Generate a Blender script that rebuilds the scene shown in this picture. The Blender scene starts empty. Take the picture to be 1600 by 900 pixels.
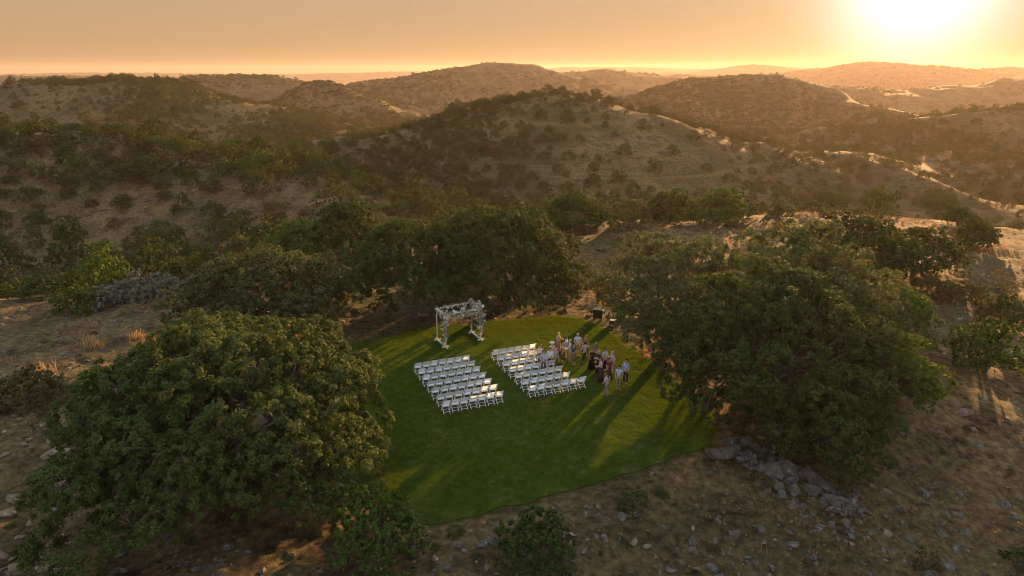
import bpy, bmesh, math, random
import numpy as np
from mathutils import Vector, Matrix, noise as mnoise

R = math.radians
scene = bpy.context.scene
COL = scene.collection

# ------------------------------------------------------------------ camera
FPX, PITCH, CAMZ = 1081.0, R(17.4), 20.0          # focal length in photo pixels (1600 wide)
cam_data = bpy.data.cameras.new('camera')
cam_data.sensor_width = 36.0
cam_data.lens = FPX / 1600 * 36
cam_data.clip_start, cam_data.clip_end = 0.5, 30000
cam = bpy.data.objects.new('camera', cam_data)
COL.objects.link(cam)
cam.location = (0, 0, CAMZ)
cam.rotation_euler = (math.pi / 2 - PITCH, 0, 0)
scene.camera = cam

# ------------------------------------------------------------------ sky and sun
SUN_AZ, SUN_EL = R(28.6), R(6.1)                   # azimuth to the right of straight ahead
SUN_DIR = Vector((math.sin(SUN_AZ) * math.cos(SUN_EL), math.cos(SUN_AZ) * math.cos(SUN_EL), math.sin(SUN_EL)))
world = bpy.data.worlds.new('World')
scene.world = world
world.use_nodes = True
wn = world.node_tree
wn.nodes.clear()
sky = wn.nodes.new('ShaderNodeTexSky')
sky.sky_type = 'NISHITA'
sky.sun_disc = False
sky.sun_elevation = SUN_EL
sky.sun_rotation = SUN_AZ
sky.altitude = 300
sky.air_density = 1.7
sky.dust_density = 0.6
sky.ozone_density = 1.0
bg = wn.nodes.new('ShaderNodeBackground')
bg.inputs['Strength'].default_value = 0.15
out = wn.nodes.new('ShaderNodeOutputWorld')
gam = wn.nodes.new('ShaderNodeGamma')              # dusty evening sky: softer range than clear air
gam.inputs[1].default_value = 0.15
wn.links.new(sky.outputs[0], gam.inputs[0])
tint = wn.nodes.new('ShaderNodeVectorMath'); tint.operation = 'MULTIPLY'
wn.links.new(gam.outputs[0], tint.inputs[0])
# dust near the horizon warms the sky; upper sky is raised and cooled to fill the shade
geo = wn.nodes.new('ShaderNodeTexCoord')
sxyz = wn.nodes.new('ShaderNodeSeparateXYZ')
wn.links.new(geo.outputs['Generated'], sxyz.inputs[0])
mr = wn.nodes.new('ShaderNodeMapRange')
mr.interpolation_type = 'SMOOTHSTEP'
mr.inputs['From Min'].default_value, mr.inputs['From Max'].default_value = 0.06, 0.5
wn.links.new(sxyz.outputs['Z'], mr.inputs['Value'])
dust_fill = wn.nodes.new('ShaderNodeMix'); dust_fill.data_type = 'VECTOR'
wn.links.new(mr.outputs[0], dust_fill.inputs[0])
dust_fill.inputs[4].default_value = (0.80, 0.565, 0.40)
dust_fill.inputs[5].default_value = (1.30, 1.42, 1.58)
wn.links.new(dust_fill.outputs[1], tint.inputs[1])
# the hazy aureole round the low sun
tc = wn.nodes.new('ShaderNodeTexCoord')
dt = wn.nodes.new('ShaderNodeVectorMath'); dt.operation = 'DOT_PRODUCT'
wn.links.new(tc.outputs['Generated'], dt.inputs[0])
dt.inputs[1].default_value = SUN_DIR
ac = wn.nodes.new('ShaderNodeMath'); ac.operation = 'ARCCOSINE'
wn.links.new(dt.outputs['Value'], ac.inputs[0])
def lobe(width_deg, col, power):
    a = wn.nodes.new('ShaderNodeMath'); a.operation = 'DIVIDE'
    wn.links.new(ac.outputs[0], a.inputs[0]); a.inputs[1].default_value = R(width_deg)
    b = wn.nodes.new('ShaderNodeMath'); b.operation = 'POWER'
    wn.links.new(a.outputs[0], b.inputs[0]); b.inputs[1].default_value = power
    c = wn.nodes.new('ShaderNodeMath'); c.operation = 'MULTIPLY'
    wn.links.new(b.outputs[0], c.inputs[0]); c.inputs[1].default_value = -1.0
    d = wn.nodes.new('ShaderNodeMath'); d.operation = 'EXPONENT'
    wn.links.new(c.outputs[0], d.inputs[0])
    m = wn.nodes.new('ShaderNodeVectorMath'); m.operation = 'SCALE'
    m.inputs[0].default_value = col
    wn.links.new(d.outputs[0], m.inputs['Scale'])
    return m.outputs[0]
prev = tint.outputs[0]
for args in ((4.9, (1.3, 1.55, 2.0), 2.2), (10.0, (0.38, 0.34, 0.14), 1.8)):
    ad = wn.nodes.new('ShaderNodeVectorMath'); ad.operation = 'ADD'
    wn.links.new(prev, ad.inputs[0]); wn.links.new(lobe(*args), ad.inputs[1])
    prev = ad.outputs[0]
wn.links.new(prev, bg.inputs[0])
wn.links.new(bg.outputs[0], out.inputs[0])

sun_data = bpy.data.lights.new('sun', 'SUN')
sun_data.energy = 5.0
sun_data.angle = R(0.6)
sun_data.color = (1.0, 0.55, 0.22)
sun = bpy.data.objects.new('sun', sun_data)
COL.objects.link(sun)
sun.location = (200, 350, 120)
sun.rotation_euler = (-SUN_DIR).to_track_quat('-Z', 'Y').to_euler()

scene.view_settings.view_transform = 'Standard'
scene.view_settings.look = 'None'
scene.view_settings.exposure = 1.85
scene.view_settings.gamma = 1.0
scene.view_settings.use_curve_mapping = False
scene.render.engine = 'CYCLES'
cy = scene.cycles
cy.max_bounces, cy.diffuse_bounces, cy.glossy_bounces = 5, 2, 1
cy.transmission_bounces, cy.volume_bounces, cy.transparent_max_bounces = 3, 1, 4
cy.use_denoising = True
cy.filter_width = 1.0
cy.sample_clamp_indirect = 6.0
cy.caustics_reflective = cy.caustics_refractive = False

# ------------------------------------------------------------------ helpers
rng = np.random.default_rng(7)
random.seed(7)

def ray(u, v):
    dx, dy = (u - 800) / FPX, (450 - v) / FPX
    return np.array([dx, math.cos(PITCH) + dy * math.sin(PITCH), -math.sin(PITCH) + dy * math.cos(PITCH)])

def at_z(u, v, z=0.0):
    d = ray(u, v)
    t = (z - CAMZ) / d[2]
    return np.array([d[0] * t, d[1] * t, z])

def at_y(u, v, y):
    d = ray(u, v)
    t = y / d[1]
    return np.array([d[0] * t, y, CAMZ + d[2] * t])

def to_px(p):
    p = np.atleast_2d(np.asarray(p, float)) - np.array([0, 0, CAMZ])
    depth = p[:, 1] * math.cos(PITCH) - p[:, 2] * math.sin(PITCH)
    upc = p[:, 1] * math.sin(PITCH) + p[:, 2] * math.cos(PITCH)
    return 800 + FPX * p[:, 0] / depth, 450 - FPX * upc / depth, depth

def _h(ix, iy, iz, seed):
    n = (ix.astype(np.uint32) * np.uint32(374761393) + iy.astype(np.uint32) * np.uint32(668265263)
         + iz.astype(np.uint32) * np.uint32(2147483647) + np.uint32(seed * 1442695 + 12345))
    n = (n ^ (n >> np.uint32(13))) * np.uint32(1274126177)
    n = (n ^ (n >> np.uint32(16))) * np.uint32(2246822519)
    n = n ^ (n >> np.uint32(15))
    return n.astype(np.float64) / 4294967295.0

def noise2(x, y, seed=0):
    x0, y0 = np.floor(x), np.floor(y)
    fx, fy = x - x0, y - y0
    fx, fy = fx * fx * fx * (fx * (fx * 6 - 15) + 10), fy * fy * fy * (fy * (fy * 6 - 15) + 10)
    ix, iy = x0.astype(np.int64), y0.astype(np.int64)
    z = np.zeros_like(ix)
    a, b = _h(ix, iy, z, seed), _h(ix + 1, iy, z, seed)
    c, d = _h(ix, iy + 1, z, seed), _h(ix + 1, iy + 1, z, seed)
    return (a + (b - a) * fx) * (1 - fy) + (c + (d - c) * fx) * fy

def fbm(x, y, octv=4, seed=0):
    s, a, t = 0.0, 1.0, 0.0
    for i in range(octv):
        s = s + a * noise2(x, y, seed + i * 17)
        t += a
        a *= 0.5
        x, y = x * 2.03 + 5.3, y * 2.03 + 1.7
    return s / t

def mesh_np(name, V, F, smooth=False):
    V = np.ascontiguousarray(V, np.float32)
    F = np.ascontiguousarray(F, np.int32)
    me = bpy.data.meshes.new(name)
    n, k = F.shape
    me.vertices.add(len(V))
    me.vertices.foreach_set('co', V.ravel())
    me.loops.add(n * k)
    me.loops.foreach_set('vertex_index', F.ravel())
    me.polygons.add(n)
    me.polygons.foreach_set('loop_start', np.arange(0, n * k, k, dtype=np.int32))
    if smooth:
        me.polygons.foreach_set('use_smooth', np.ones(n, bool))
    me.update(calc_edges=True)
    return me

def obj(name, me, mat=None, parent=None, loc=None, rotz=None):
    o = bpy.data.objects.new(name, me)
    COL.objects.link(o)
    if mat is not None and me is not None and not me.materials:
        me.materials.append(mat)
    if parent is not None:
        o.parent = parent
    if loc is not None:
        o.location = [float(c) for c in loc]
    if rotz is not None:
        o.rotation_euler = (0, 0, float(rotz))
    return o

def tag(o, label=None, cat=None, group=None, kind=None):
    if label: o['label'] = label
    if cat: o['category'] = cat
    if group: o['group'] = group
    if kind: o['kind'] = kind
    return o

class MB:
    """collects boxes, tubes and balls into one mesh"""
    def __init__(self):
        self.bm = bmesh.new()
    def box(self, c, s, rot=None):
        m = Matrix.Translation(Vector(c))
        if rot is not None: m = m @ rot.to_4x4()
        m = m @ Matrix.Diagonal((s[0], s[1], s[2], 1))
        bmesh.ops.create_cube(self.bm, size=1, matrix=m)
        return self
    def bar(self, a, b, w, d):
        a, b = Vector(a), Vector(b)
        v = b - a
        q = v.to_track_quat('Z', 'X').to_matrix()
        return self.box((a + b) / 2, (w, d, v.length), q)
    def tube(self, pts, rad, n=6):
        tube_into(self.bm, pts, rad, n)
        return self
    def ball(self, c, s, sub=1, jit=0.0):
        m = Matrix.Translation(Vector(c)) @ Matrix.Diagonal((s[0], s[1], s[2], 1))
        r = bmesh.ops.create_icosphere(self.bm, subdivisions=sub, radius=1, matrix=m)
        if jit:
            for v in r['verts']:
                v.co += Vector([random.uniform(-jit, jit) for _ in range(3)])
        return self
    def mesh(self, name, bevel=0.0, smooth=False):
        if bevel:
            bmesh.ops.bevel(self.bm, geom=list(self.bm.edges), offset=bevel, segments=1, affect='EDGES', clamp_overlap=True)
        me = bpy.data.meshes.new(name)
        bmesh.ops.recalc_face_normals(self.bm, faces=list(self.bm.faces))
        self.bm.to_mesh(me)
        self.bm.free()
        if smooth:
            for p in me.polygons: p.use_smooth = True
        return me
    def build(self, name, mat, parent=None, bevel=0.0, smooth=False, loc=None):
        return obj(name, self.mesh(name, bevel, smooth), mat, parent, loc)

def tube_into(bm, pts, rad, n=6):
    pts = [Vector(p) for p in pts]
    rings = []
    for i, p in enumerate(pts):
        d = (pts[min(i + 1, len(pts) - 1)] - pts[max(i - 1, 0)])
        d = d.normalized() if d.length > 1e-9 else Vector((0, 0, 1))
        a = d.orthogonal().normalized() if i == 0 else (ref - d * ref.dot(d)).normalized()
        ref = a
        b = d.cross(a)
        r = rad[i] if hasattr(rad, '__len__') else rad
        rings.append([bm.verts.new(p + (a * math.cos(t) + b * math.sin(t)) * r)
                      for t in [2 * math.pi * k / n for k in range(n)]])
    for A, B in zip(rings, rings[1:]):
        for k in range(n):
            bm.faces.new((A[k], A[(k + 1) % n], B[(k + 1) % n], B[k]))
    bm.faces.new(rings[0][::-1])
    bm.faces.new(rings[-1])

# ------------------------------------------------------------------ materials
def mat_new(name):
    m = bpy.data.materials.new(name)
    m.use_nodes = True
    nt = m.node_tree
    for n in list(nt.nodes):
        if n.type not in ('BSDF_PRINCIPLED', 'OUTPUT_MATERIAL'): nt.nodes.remove(n)
    b = nt.nodes['Principled BSDF']
    return m, nt, b

def N(nt, t, **kw):
    n = nt.nodes.new(t)
    for k, v in kw.items():
        if k.startswith('i_'):
            n.inputs[k[2:].replace('_', ' ')].default_value = v
        else:
            setattr(n, k, v)
    return n

def ramp(nt, fac, stops):
    r = nt.nodes.new('ShaderNodeValToRGB')
    e = r.color_ramp.elements
    while len(e) < len(stops): e.new(0.5)
    for q, (p, c) in zip(e, stops):
        q.position = p
        q.color = (*c, 1) if len(c) == 3 else c
    nt.links.new(fac, r.inputs[0])
    return r.outputs[0]

def mixc(nt, fac, a, b):
    m = nt.nodes.new('ShaderNodeMix')
    m.data_type = 'RGBA'
    for s, v in ((m.inputs[0], fac), (m.inputs[6], a), (m.inputs[7], b)):
        if hasattr(v, 'is_output'): nt.links.new(v, s)
        elif isinstance(v, (int, float)): s.default_value = v
        else: s.default_value = (*v, 1)
    return m.outputs[2]

def noise_tex(nt, vec, scale, detail=4, rough=0.55, dist=0.0):
    n = N(nt, 'ShaderNodeTexNoise')
    n.inputs['Scale'].default_value = scale
    n.inputs['Detail'].default_value = detail
    n.inputs['Roughness'].default_value = rough
    n.inputs['Distortion'].default_value = dist
    if vec is not None: nt.links.new(vec, n.inputs['Vector'])
    return n.outputs[0]

def mapped(nt, scale, src='pos'):
    g = N(nt, 'ShaderNodeNewGeometry') if src == 'pos' else N(nt, 'ShaderNodeTexCoord')
    m = N(nt, 'ShaderNodeMapping')
    nt.links.new(g.outputs['Position'] if src == 'pos' else g.outputs['Object'], m.inputs[0])
    m.inputs['Scale'].default_value = scale
    return m.outputs[0]

def plain(name, col, rough=0.7, var=0.15, scale=6.0, spec=0.3):
    m, nt, b = mat_new(name)
    n = noise_tex(nt, mapped(nt, (1, 1, 1), 'obj'), scale)
    lo = tuple(c * (1 - var) for c in col)
    hi = tuple(min(1, c * (1 + var)) for c in col)
    nt.links.new(ramp(nt, n, [(0.3, lo), (0.7, hi)]), b.inputs['Base Color'])
    b.inputs['Roughness'].default_value = rough
    b.inputs['Specular IOR Level'].default_value = spec
    return m

def leafy(name, c_lo, c_hi, trans=0.22, tcol=None, rough=0.75):
    """leaf: diffuse front plus light passing through the blade; tone varies per leaf, per spray and per plant"""
    m, nt, b = mat_new(name)
    g = N(nt, 'ShaderNodeNewGeometry')
    oi = N(nt, 'ShaderNodeObjectInfo')
    n = noise_tex(nt, mapped(nt, (1, 1, 1)), 1.1, 4, 0.65)
    a = N(nt, 'ShaderNodeMath', operation='MULTIPLY_ADD')
    nt.links.new(g.outputs['Random Per Island'], a.inputs[0]); a.inputs[1].default_value = 0.75
    nt.links.new(n, a.inputs[2])
    a2 = N(nt, 'ShaderNodeMath', operation='MULTIPLY_ADD')
    nt.links.new(oi.outputs['Random'], a2.inputs[0]); a2.inputs[1].default_value = 0.35
    nt.links.new(a.outputs[0], a2.inputs[2])
    col = ramp(nt, a2.outputs[0], [(0.55, c_lo), (1.45, c_hi)])
    nt.links.new(col, b.inputs['Base Color'])
    b.inputs['Roughness'].default_value = rough
    b.inputs['Specular IOR Level'].default_value = 0.08
    t = N(nt, 'ShaderNodeBsdfTranslucent')
    hsv = N(nt, 'ShaderNodeHueSaturation')
    hsv.inputs['Hue'].default_value = 0.475
    hsv.inputs['Saturation'].default_value = 1.1
    hsv.inputs['Value'].default_value = 1.4
    nt.links.new(col, hsv.inputs['Color'])
    nt.links.new(hsv.outputs[0], t.inputs[0])
    mx = N(nt, 'ShaderNodeMixShader')
    mx.inputs[0].default_value = trans
    nt.links.new(b.outputs[0], mx.inputs[1])
    nt.links.new(t.outputs[0], mx.inputs[2])
    nt.links.new(mx.outputs[0], nt.nodes['Material Output'].inputs[0])
    return m

M = {}
M['oak'] = leafy('oak_leaves', (0.012, 0.021, 0.006), (0.078, 0.104, 0.028))
M['oak_olive'] = leafy('olive_oak_leaves', (0.022, 0.032, 0.012), (0.118, 0.132, 0.050))
M['oak_green'] = leafy('green_oak_leaves', (0.020, 0.036, 0.008), (0.095, 0.140, 0.030))
M['oak_dark'] = leafy('dark_oak_leaves', (0.012, 0.022, 0.006), (0.064, 0.094, 0.025))
M['shrub'] = leafy('shrub_leaves', (0.016, 0.025, 0.009), (0.078, 0.095, 0.032))
M['shrub_olive'] = leafy('olive_shrub_leaves', (0.035, 0.036, 0.014), (0.13, 0.115, 0.045))
M['sage'] = leafy('grey_sage_leaves', (0.06, 0.068, 0.052), (0.20, 0.20, 0.155), 0.2)
M['dry'] = leafy('dry_brush', (0.12, 0.085, 0.045), (0.30, 0.21, 0.11), 0.3)
M['straw'] = leafy('dry_grass_blades', (0.16, 0.11, 0.055), (0.40, 0.29, 0.15), 0.35)
M['grass'] = leafy('lawn_blades', (0.027, 0.070, 0.009), (0.098, 0.160, 0.020), 0.5)
M['bark'] = plain('oak_bark', (0.11, 0.095, 0.08), 0.9, 0.4, 5)
M['deadwood'] = plain('dead_wood', (0.30, 0.26, 0.21), 0.9, 0.3, 5)

def ground_material():
    m, nt, b = mat_new('hill_ground')
    pos = mapped(nt, (1, 1, 1))
    big = noise_tex(nt, pos, 0.035, 6, 0.6, 0.5)
    mid = noise_tex(nt, pos, 0.35, 6, 0.62, 0.4)
    fine = noise_tex(nt, pos, 2.2, 8, 0.72)
    band = noise_tex(nt, mapped(nt, (0.012, 0.012, 0.45)), 1.0, 4, 0.6, 0.8)      # ledges that follow the contour
    tan = ramp(nt, fine, [(0.32, (0.060, 0.041, 0.018)), (0.5, (0.165, 0.113, 0.052)), (0.70, (0.315, 0.222, 0.106))])
    soil = ramp(nt, fine, [(0.38, (0.014, 0.010, 0.006)), (0.62, (0.115, 0.078, 0.041))])
    scrub = ramp(nt, fine, [(0.36, (0.024, 0.024, 0.010)), (0.64, (0.105, 0.086, 0.038))])
    rock = ramp(nt, fine, [(0.34, (0.055, 0.045, 0.033)), (0.66, (0.18, 0.148, 0.108))])
    c = mixc(nt, ramp(nt, mid, [(0.35, (0, 0, 0)), (0.56, (1, 1, 1))]), soil, tan)
    c = mixc(nt, ramp(nt, big, [(0.42, (0, 0, 0)), (0.57, (0.85, 0.85, 0.85))]), c, scrub)
    c = mixc(nt, ramp(nt, band, [(0.57, (0, 0, 0)), (0.66, (0.65, 0.65, 0.65))]), c, tan)
    rk = N(nt, 'ShaderNodeTexVoronoi')
    rk.inputs['Scale'].default_value = 0.9
    nt.links.new(mapped(nt, (1, 1, 1)), rk.inputs['Vector'])
    mm = N(nt, 'ShaderNodeMath', operation='MULTIPLY')
    nt.links.new(ramp(nt, mid, [(0.5, (0, 0, 0)), (0.62, (0.5, 0.5, 0.5))]), mm.inputs[0])
    nt.links.new(ramp(nt, noise_tex(nt, pos, 0.09, 3), [(0.48, (0, 0, 0)), (0.6, (1, 1, 1))]), mm.inputs[1])
    c = mixc(nt, mm.outputs[0], c, rock)
    nt.links.new(c, b.inputs['Base Color'])
    b.inputs['Roughness'].default_value = 0.95
    b.inputs['Specular IOR Level'].default_value = 0.1
    ad = N(nt, 'ShaderNodeMath', operation='MULTIPLY_ADD')
    nt.links.new(mid, ad.inputs[0]); ad.inputs[1].default_value = 2.0
    nt.links.new(fine, ad.inputs[2])
    bp = N(nt, 'ShaderNodeBump')
    bp.inputs['Strength'].default_value = 0.9
    bp.inputs['Distance'].default_value = 0.35
    nt.links.new(ad.outputs[0], bp.inputs['Height'])
    nt.links.new(bp.outputs[0], b.inputs['Normal'])
    return m
M['ground'] = ground_material()

def lawn_material():
    m, nt, b = mat_new('lawn_turf')
    pos = mapped(nt, (1, 1, 1))
    a = noise_tex(nt, pos, 0.35, 4, 0.6)
    f = noise_tex(nt, pos, 6, 5, 0.7)
    c1 = ramp(nt, f, [(0.3, (0.014, 0.038, 0.006)), (0.7, (0.050, 0.095, 0.016))])
    c2 = ramp(nt, f, [(0.3, (0.040, 0.050, 0.014)), (0.7, (0.11, 0.108, 0.032))])
    nt.links.new(mixc(nt, ramp(nt, a, [(0.38, (0, 0, 0)), (0.62, (1, 1, 1))]), c1, c2), b.inputs['Base Color'])
    b.inputs['Roughness'].default_value = 0.9
    b.inputs['Specular IOR Level'].default_value = 0.1
    bp = N(nt, 'ShaderNodeBump')
    bp.inputs['Strength'].default_value = 0.6
    bp.inputs['Distance'].default_value = 0.05
    nt.links.new(f, bp.inputs['Height'])
    nt.links.new(bp.outputs[0], b.inputs['Normal'])
    return m
M['lawn'] = lawn_material()

def rock_material(name, dark, pale):
    m, nt, b = mat_new(name)
    oi = N(nt, 'ShaderNodeObjectInfo')
    n = noise_tex(nt, mapped(nt, (1, 1, 1)), 3.2, 8, 0.75, 0.5)
    l = noise_tex(nt, mapped(nt, (1, 1, 1)), 0.9, 3)
    c = ramp(nt, n, [(0.36, dark), (0.57, pale), (0.68, tuple(x * 2.6 for x in pale))])
    c = mixc(nt, ramp(nt, l, [(0.45, (0, 0, 0)), (0.6, (0.55, 0.55, 0.55))]), c, (0.13, 0.10, 0.07))
    nt.links.new(c, b.inputs['Base Color'])
    b.inputs['Roughness'].default_value = 0.92
    bp = N(nt, 'ShaderNodeBump')
    bp.inputs['Strength'].default_value = 0.7
    bp.inputs['Distance'].default_value = 0.08
    nt.links.new(n, bp.inputs['Height'])
    nt.links.new(bp.outputs[0], b.inputs['Normal'])
    return m
M['rock'] = rock_material('grey_rock', (0.030, 0.028, 0.025), (0.125, 0.118, 0.105))
M['rock_tan'] = rock_material('tan_rock', (0.075, 0.055, 0.036), (0.24, 0.18, 0.12))

# ------------------------------------------------------------------ terrain
LAWN = np.array([(-13.2, 47.6), (-9.5, 51.2), (-5.75, 53.1), (-2.0, 54.4), (1.5, 55.3), (4.6, 55.6), (6.4, 54.6), (7.6, 52.6),
                 (9.0, 48.6), (9.9, 45.8), (11.3, 42.0), (12.0, 38.0), (11.2, 34.8), (10.9, 34.3), (8.2, 32.75), (5.25, 31.1), (1.0, 29.15),
                 (-3.5, 27.3), (-3.9, 27.3), (-7.8, 29.4), (-9.8, 32.5), (-12.0, 37.5), (-13.6, 43.0)])
PLATEAU = np.array([(-52, 57), (-33, 67.5), (-17.4, 77), (0, 85), (12.6, 90), (27, 96), (50, 107), (69, 108), (80, 104), (118, 92),
                    (112, 45), (75, 8), (42, -8), (0, -12), (-42, 0), (-64, 25), (-64, 45)], float)

def poly_sd(P, x, y):
    """signed distance to a polygon, negative inside"""
    d2 = np.full(x.shape, 1e18)
    inside = np.zeros(x.shape, bool)
    n = len(P)
    for i in range(n):
        ax, ay = P[i]
        bx, by = P[(i + 1) % n]
        ex, ey = bx - ax, by - ay
        t = np.clip(((x - ax) * ex + (y - ay) * ey) / (ex * ex + ey * ey), 0, 1)
        d2 = np.minimum(d2, (x - ax - t * ex) ** 2 + (y - ay - t * ey) ** 2)
        c = ((ay > y) != (by > y)) & (x < (bx - ax) * (y - ay) / (by - ay + 1e-12) + ax)
        inside ^= c
    d = np.sqrt(d2)
    return np.where(inside, -d, d)

RIDGES = [  # crest lines as (photo column, photo row, distance) and a half-width in metres
    ([(-200, 203, 178), (0, 205, 170), (120, 209, 168), (250, 221, 165), (350, 243, 158), (420, 266, 150), (490, 303, 138)], 40),
    ([(430, 246, 276), (560, 217, 270), (700, 184, 265), (770, 168, 262), (830, 160, 260), (890, 155, 258), (935, 160, 258), (985, 175, 260), (1060, 200, 263), (1150, 219, 267), (1300, 243, 275)], 52),
    ([(-250, 140, 540), (-100, 137, 520), (0, 141, 500), (80, 128, 480), (160, 123, 470), (240, 129, 470), (330, 152, 460), (420, 186, 440), (520, 216, 420)], 85),
    ([(230, 126, 950), (310, 117, 950), (420, 121, 930), (500, 142, 880)], 120),
    ([(430, 160, 680), (505, 128, 660), (560, 152, 640), (640, 187, 600)], 60),
    ([(560, 142, 1050), (640, 118, 1050), (700, 108, 1050), (780, 101, 1050), (830, 110, 1050), (900, 131, 1000), (1000, 160, 900)], 160),
    ([(880, 114, 1500), (945, 108, 1500), (1010, 116, 1500), (1080, 129, 1400)], 180),
    ([(1020, 123, 1900), (1075, 116, 1900), (1120, 126, 1900)], 170),
    ([(960, 156, 620), (1050, 142, 650), (1110, 126, 650), (1190, 119, 650), (1250, 137, 640), (1330, 166, 600)], 80),
    ([(1230, 118, 2200), (1300, 106, 2200), (1370, 96, 2200), (1440, 102, 2200), (1500, 109, 2200)], 280),
    ([(1500, 109, 2500), (1580, 103, 2500), (1700, 104, 2500), (1900, 110, 2500)], 260),
    ([(1280, 142, 1000), (1340, 133, 1000), (1420, 141, 1000), (1530, 129, 1050), (1620, 119, 1050), (1800, 125, 1000)], 120),
    ([(820, 110, 4700), (900, 105, 4700), (960, 104, 4700), (1100, 107, 4700), (1200, 110, 4700)], 420),
    ([(1090, 110, 3400), (1180, 100, 3400), (1250, 106, 3400), (1320, 112, 3400)], 330),
    ([(-400, 117, 4700), (0, 116, 4700), (150, 113, 4700), (420, 116, 4700), (640, 111, 4700), (760, 113, 4700), (860, 112, 4700)], 420),
    ([(-300, 122, 1600), (0, 119, 1600), (90, 117, 1600), (200, 123, 1600)], 200),
    ([(1340, 200, 430), (1420, 183, 440), (1500, 178, 440), (1620, 173, 450), (1800, 170, 450)], 55),
    ([(1100, 262, 300), (1220, 258, 310), (1400, 250, 310), (1600, 242, 300), (1800, 240, 290)], 40),
]
RIDGES = [(np.array([at_y(*q) for q in pts]), s) for pts, s in RIDGES]

def height(x, y, detail=True):
    x, y = np.asarray(x, float), np.asarray(y, float)
    r = np.hypot(x, y)
    base = np.interp(r, [0, 92, 140, 230, 400, 700, 2000, 6000], [-10, -10, -17, -23, -25, -29, -40, -34])
    wx = x + (fbm(x / 45, y / 45, 3, 3) - 0.5) * np.clip(r * 0.05, 0, 50)
    wy = y + (fbm(x / 45, y / 45, 3, 9) - 0.5) * np.clip(r * 0.05, 0, 50)
    acc = np.zeros_like(x)
    for P, s in RIDGES:
        lo, hi = P.min(0), P.max(0)
        m = (x > lo[0] - 3.2 * s) & (x < hi[0] + 3.2 * s) & (y > lo[1] - 3.2 * s) & (y < hi[1] + 3.2 * s)
        if not m.any(): continue
        X, Y, B = wx[m], wy[m], base[m]
        best = np.zeros_like(X)
        for a, b in zip(P, P[1:]):
            ex, ey = b[0] - a[0], b[1] - a[1]
            t = np.clip(((X - a[0]) * ex + (Y - a[1]) * ey) / (ex * ex + ey * ey), 0, 1)
            d2 = (X - a[0] - t * ex) ** 2 + (Y - a[1] - t * ey) ** 2
            z = a[2] + (b[2] - a[2]) * t
            best = np.maximum(best, (z - B) * np.exp(-(d2 / (s * s)) ** 1.0))
        acc[m] += np.maximum(best, 0) ** 5
    hills = base + acc ** 0.2
    if detail:
        amp = np.clip((r - 70) / 150, 0, 1) * np.clip(r * 0.011, 0, 7)
        sc = np.clip(r / 7, 16, 160)
        lvl = np.where(r < 500, 26.0, np.where(r < 1500, 70.0, 180.0))
        hills = hills + (fbm(x / 30, y / 30, 3, 21) - 0.5) * 2.6 * np.clip((r - 70) / 120, 0, 1)
        rg = 1 - np.abs(fbm(wx / 58, wy / 58, 3, 25) * 2 - 1)
        hills = hills + (rg - 0.8) * 8.0 * np.clip((r - 100) / 160, 0, 1)
        rg = 1 - np.abs(fbm(wx / 220, wy / 220, 3, 29) * 2 - 1)
        hills = hills + (rg - 0.8) * 7.0 * np.clip((r - 420) / 500, 0, 1)
        hills = hills + (fbm(x / 170, y / 170, 2, 33) - 0.5) * 6.0 * np.clip((r - 350) / 400, 0, 1)
    sd = poly_sd(PLATEAU, x, y)
    so = np.maximum(sd, 0)
    pz = -0.45 * so * so / (so + 14)
    # front slope below the lawn
    fd = ((x + 3.2) * 0.452 - (y - 27.2) * 0.892)
    fd = np.maximum(fd, 0)
    pz = pz - 0.22 * fd * fd / (fd + 2.5)
    pz = pz - 0.055 * np.maximum(x - 18, 0) - 0.03 * np.maximum(-x - 18, 0)
    if detail:
        sl = poly_sd(LAWN, x, y)
        k = np.clip((sl - 0.3) / 4, 0, 1)
        rid = 1 - np.abs(fbm(x / 3.1, y / 3.1, 4, 5) * 2 - 1)
        pz = pz + k * ((fbm(x / 14, y / 14, 3, 12) - 0.5) * 1.3 + (rid - 0.75) * 0.55)
        pz = pz - 0.06 * (1 - np.clip((sl - 0.0) / 0.5, 0, 1))
    d = (hills - pz) / 1.3
    return pz + 1.3 * np.logaddexp(0, d)

# polar sheet: fine towards the view, coarse elsewhere, out to the horizon
ang_f = np.linspace(R(-47), R(47), 500)
ang_b = np.linspace(R(47), R(313), 70)[1:-1]
ANG = np.concatenate([ang_f, ang_b])
RAD = np.concatenate([[0.5], np.geomspace(9, 6000, 520)])
A, Q = np.meshgrid(ANG, RAD)
TX, TY = Q * np.sin(A), Q * np.cos(A)
TZ = height(TX.ravel(), TY.ravel())
na, nr = len(ANG), len(RAD)
idx = np.arange(na * nr).reshape(nr, na)
i0, i1 = idx[:-1], idx[1:]
F = np.stack([i0, i1, np.roll(i1, -1, 1), np.roll(i0, -1, 1)], -1).reshape(-1, 4)
F = F[:, ::-1]
ground = obj('ground', mesh_np('ground', np.stack([TX.ravel(), TY.ravel(), TZ], 1), F, True), M['ground'])
tag(ground, 'dry rolling hill country ground with bare soil and tan grass', None, None, 'structure')

def h1(x, y):
    return float(height(np.array([x]), np.array([y]))[0])

def on_ground(u, v):
    """where the view through a photo pixel meets the ground"""
    d = ray(u, v)
    t = np.geomspace(10, 5000, 1600)
    z = CAMZ + d[2] * t - height(d[0] * t, d[1] * t)
    k = int(np.argmax(z < 0))
    a, b = t[max(k - 1, 0)], t[k]
    za, zb = z[max(k - 1, 0)], z[k]
    tt = a + (b - a) * za / (za - zb + 1e-9)
    return np.array([d[0] * tt, d[1] * tt, h1(d[0] * tt, d[1] * tt)])

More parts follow.
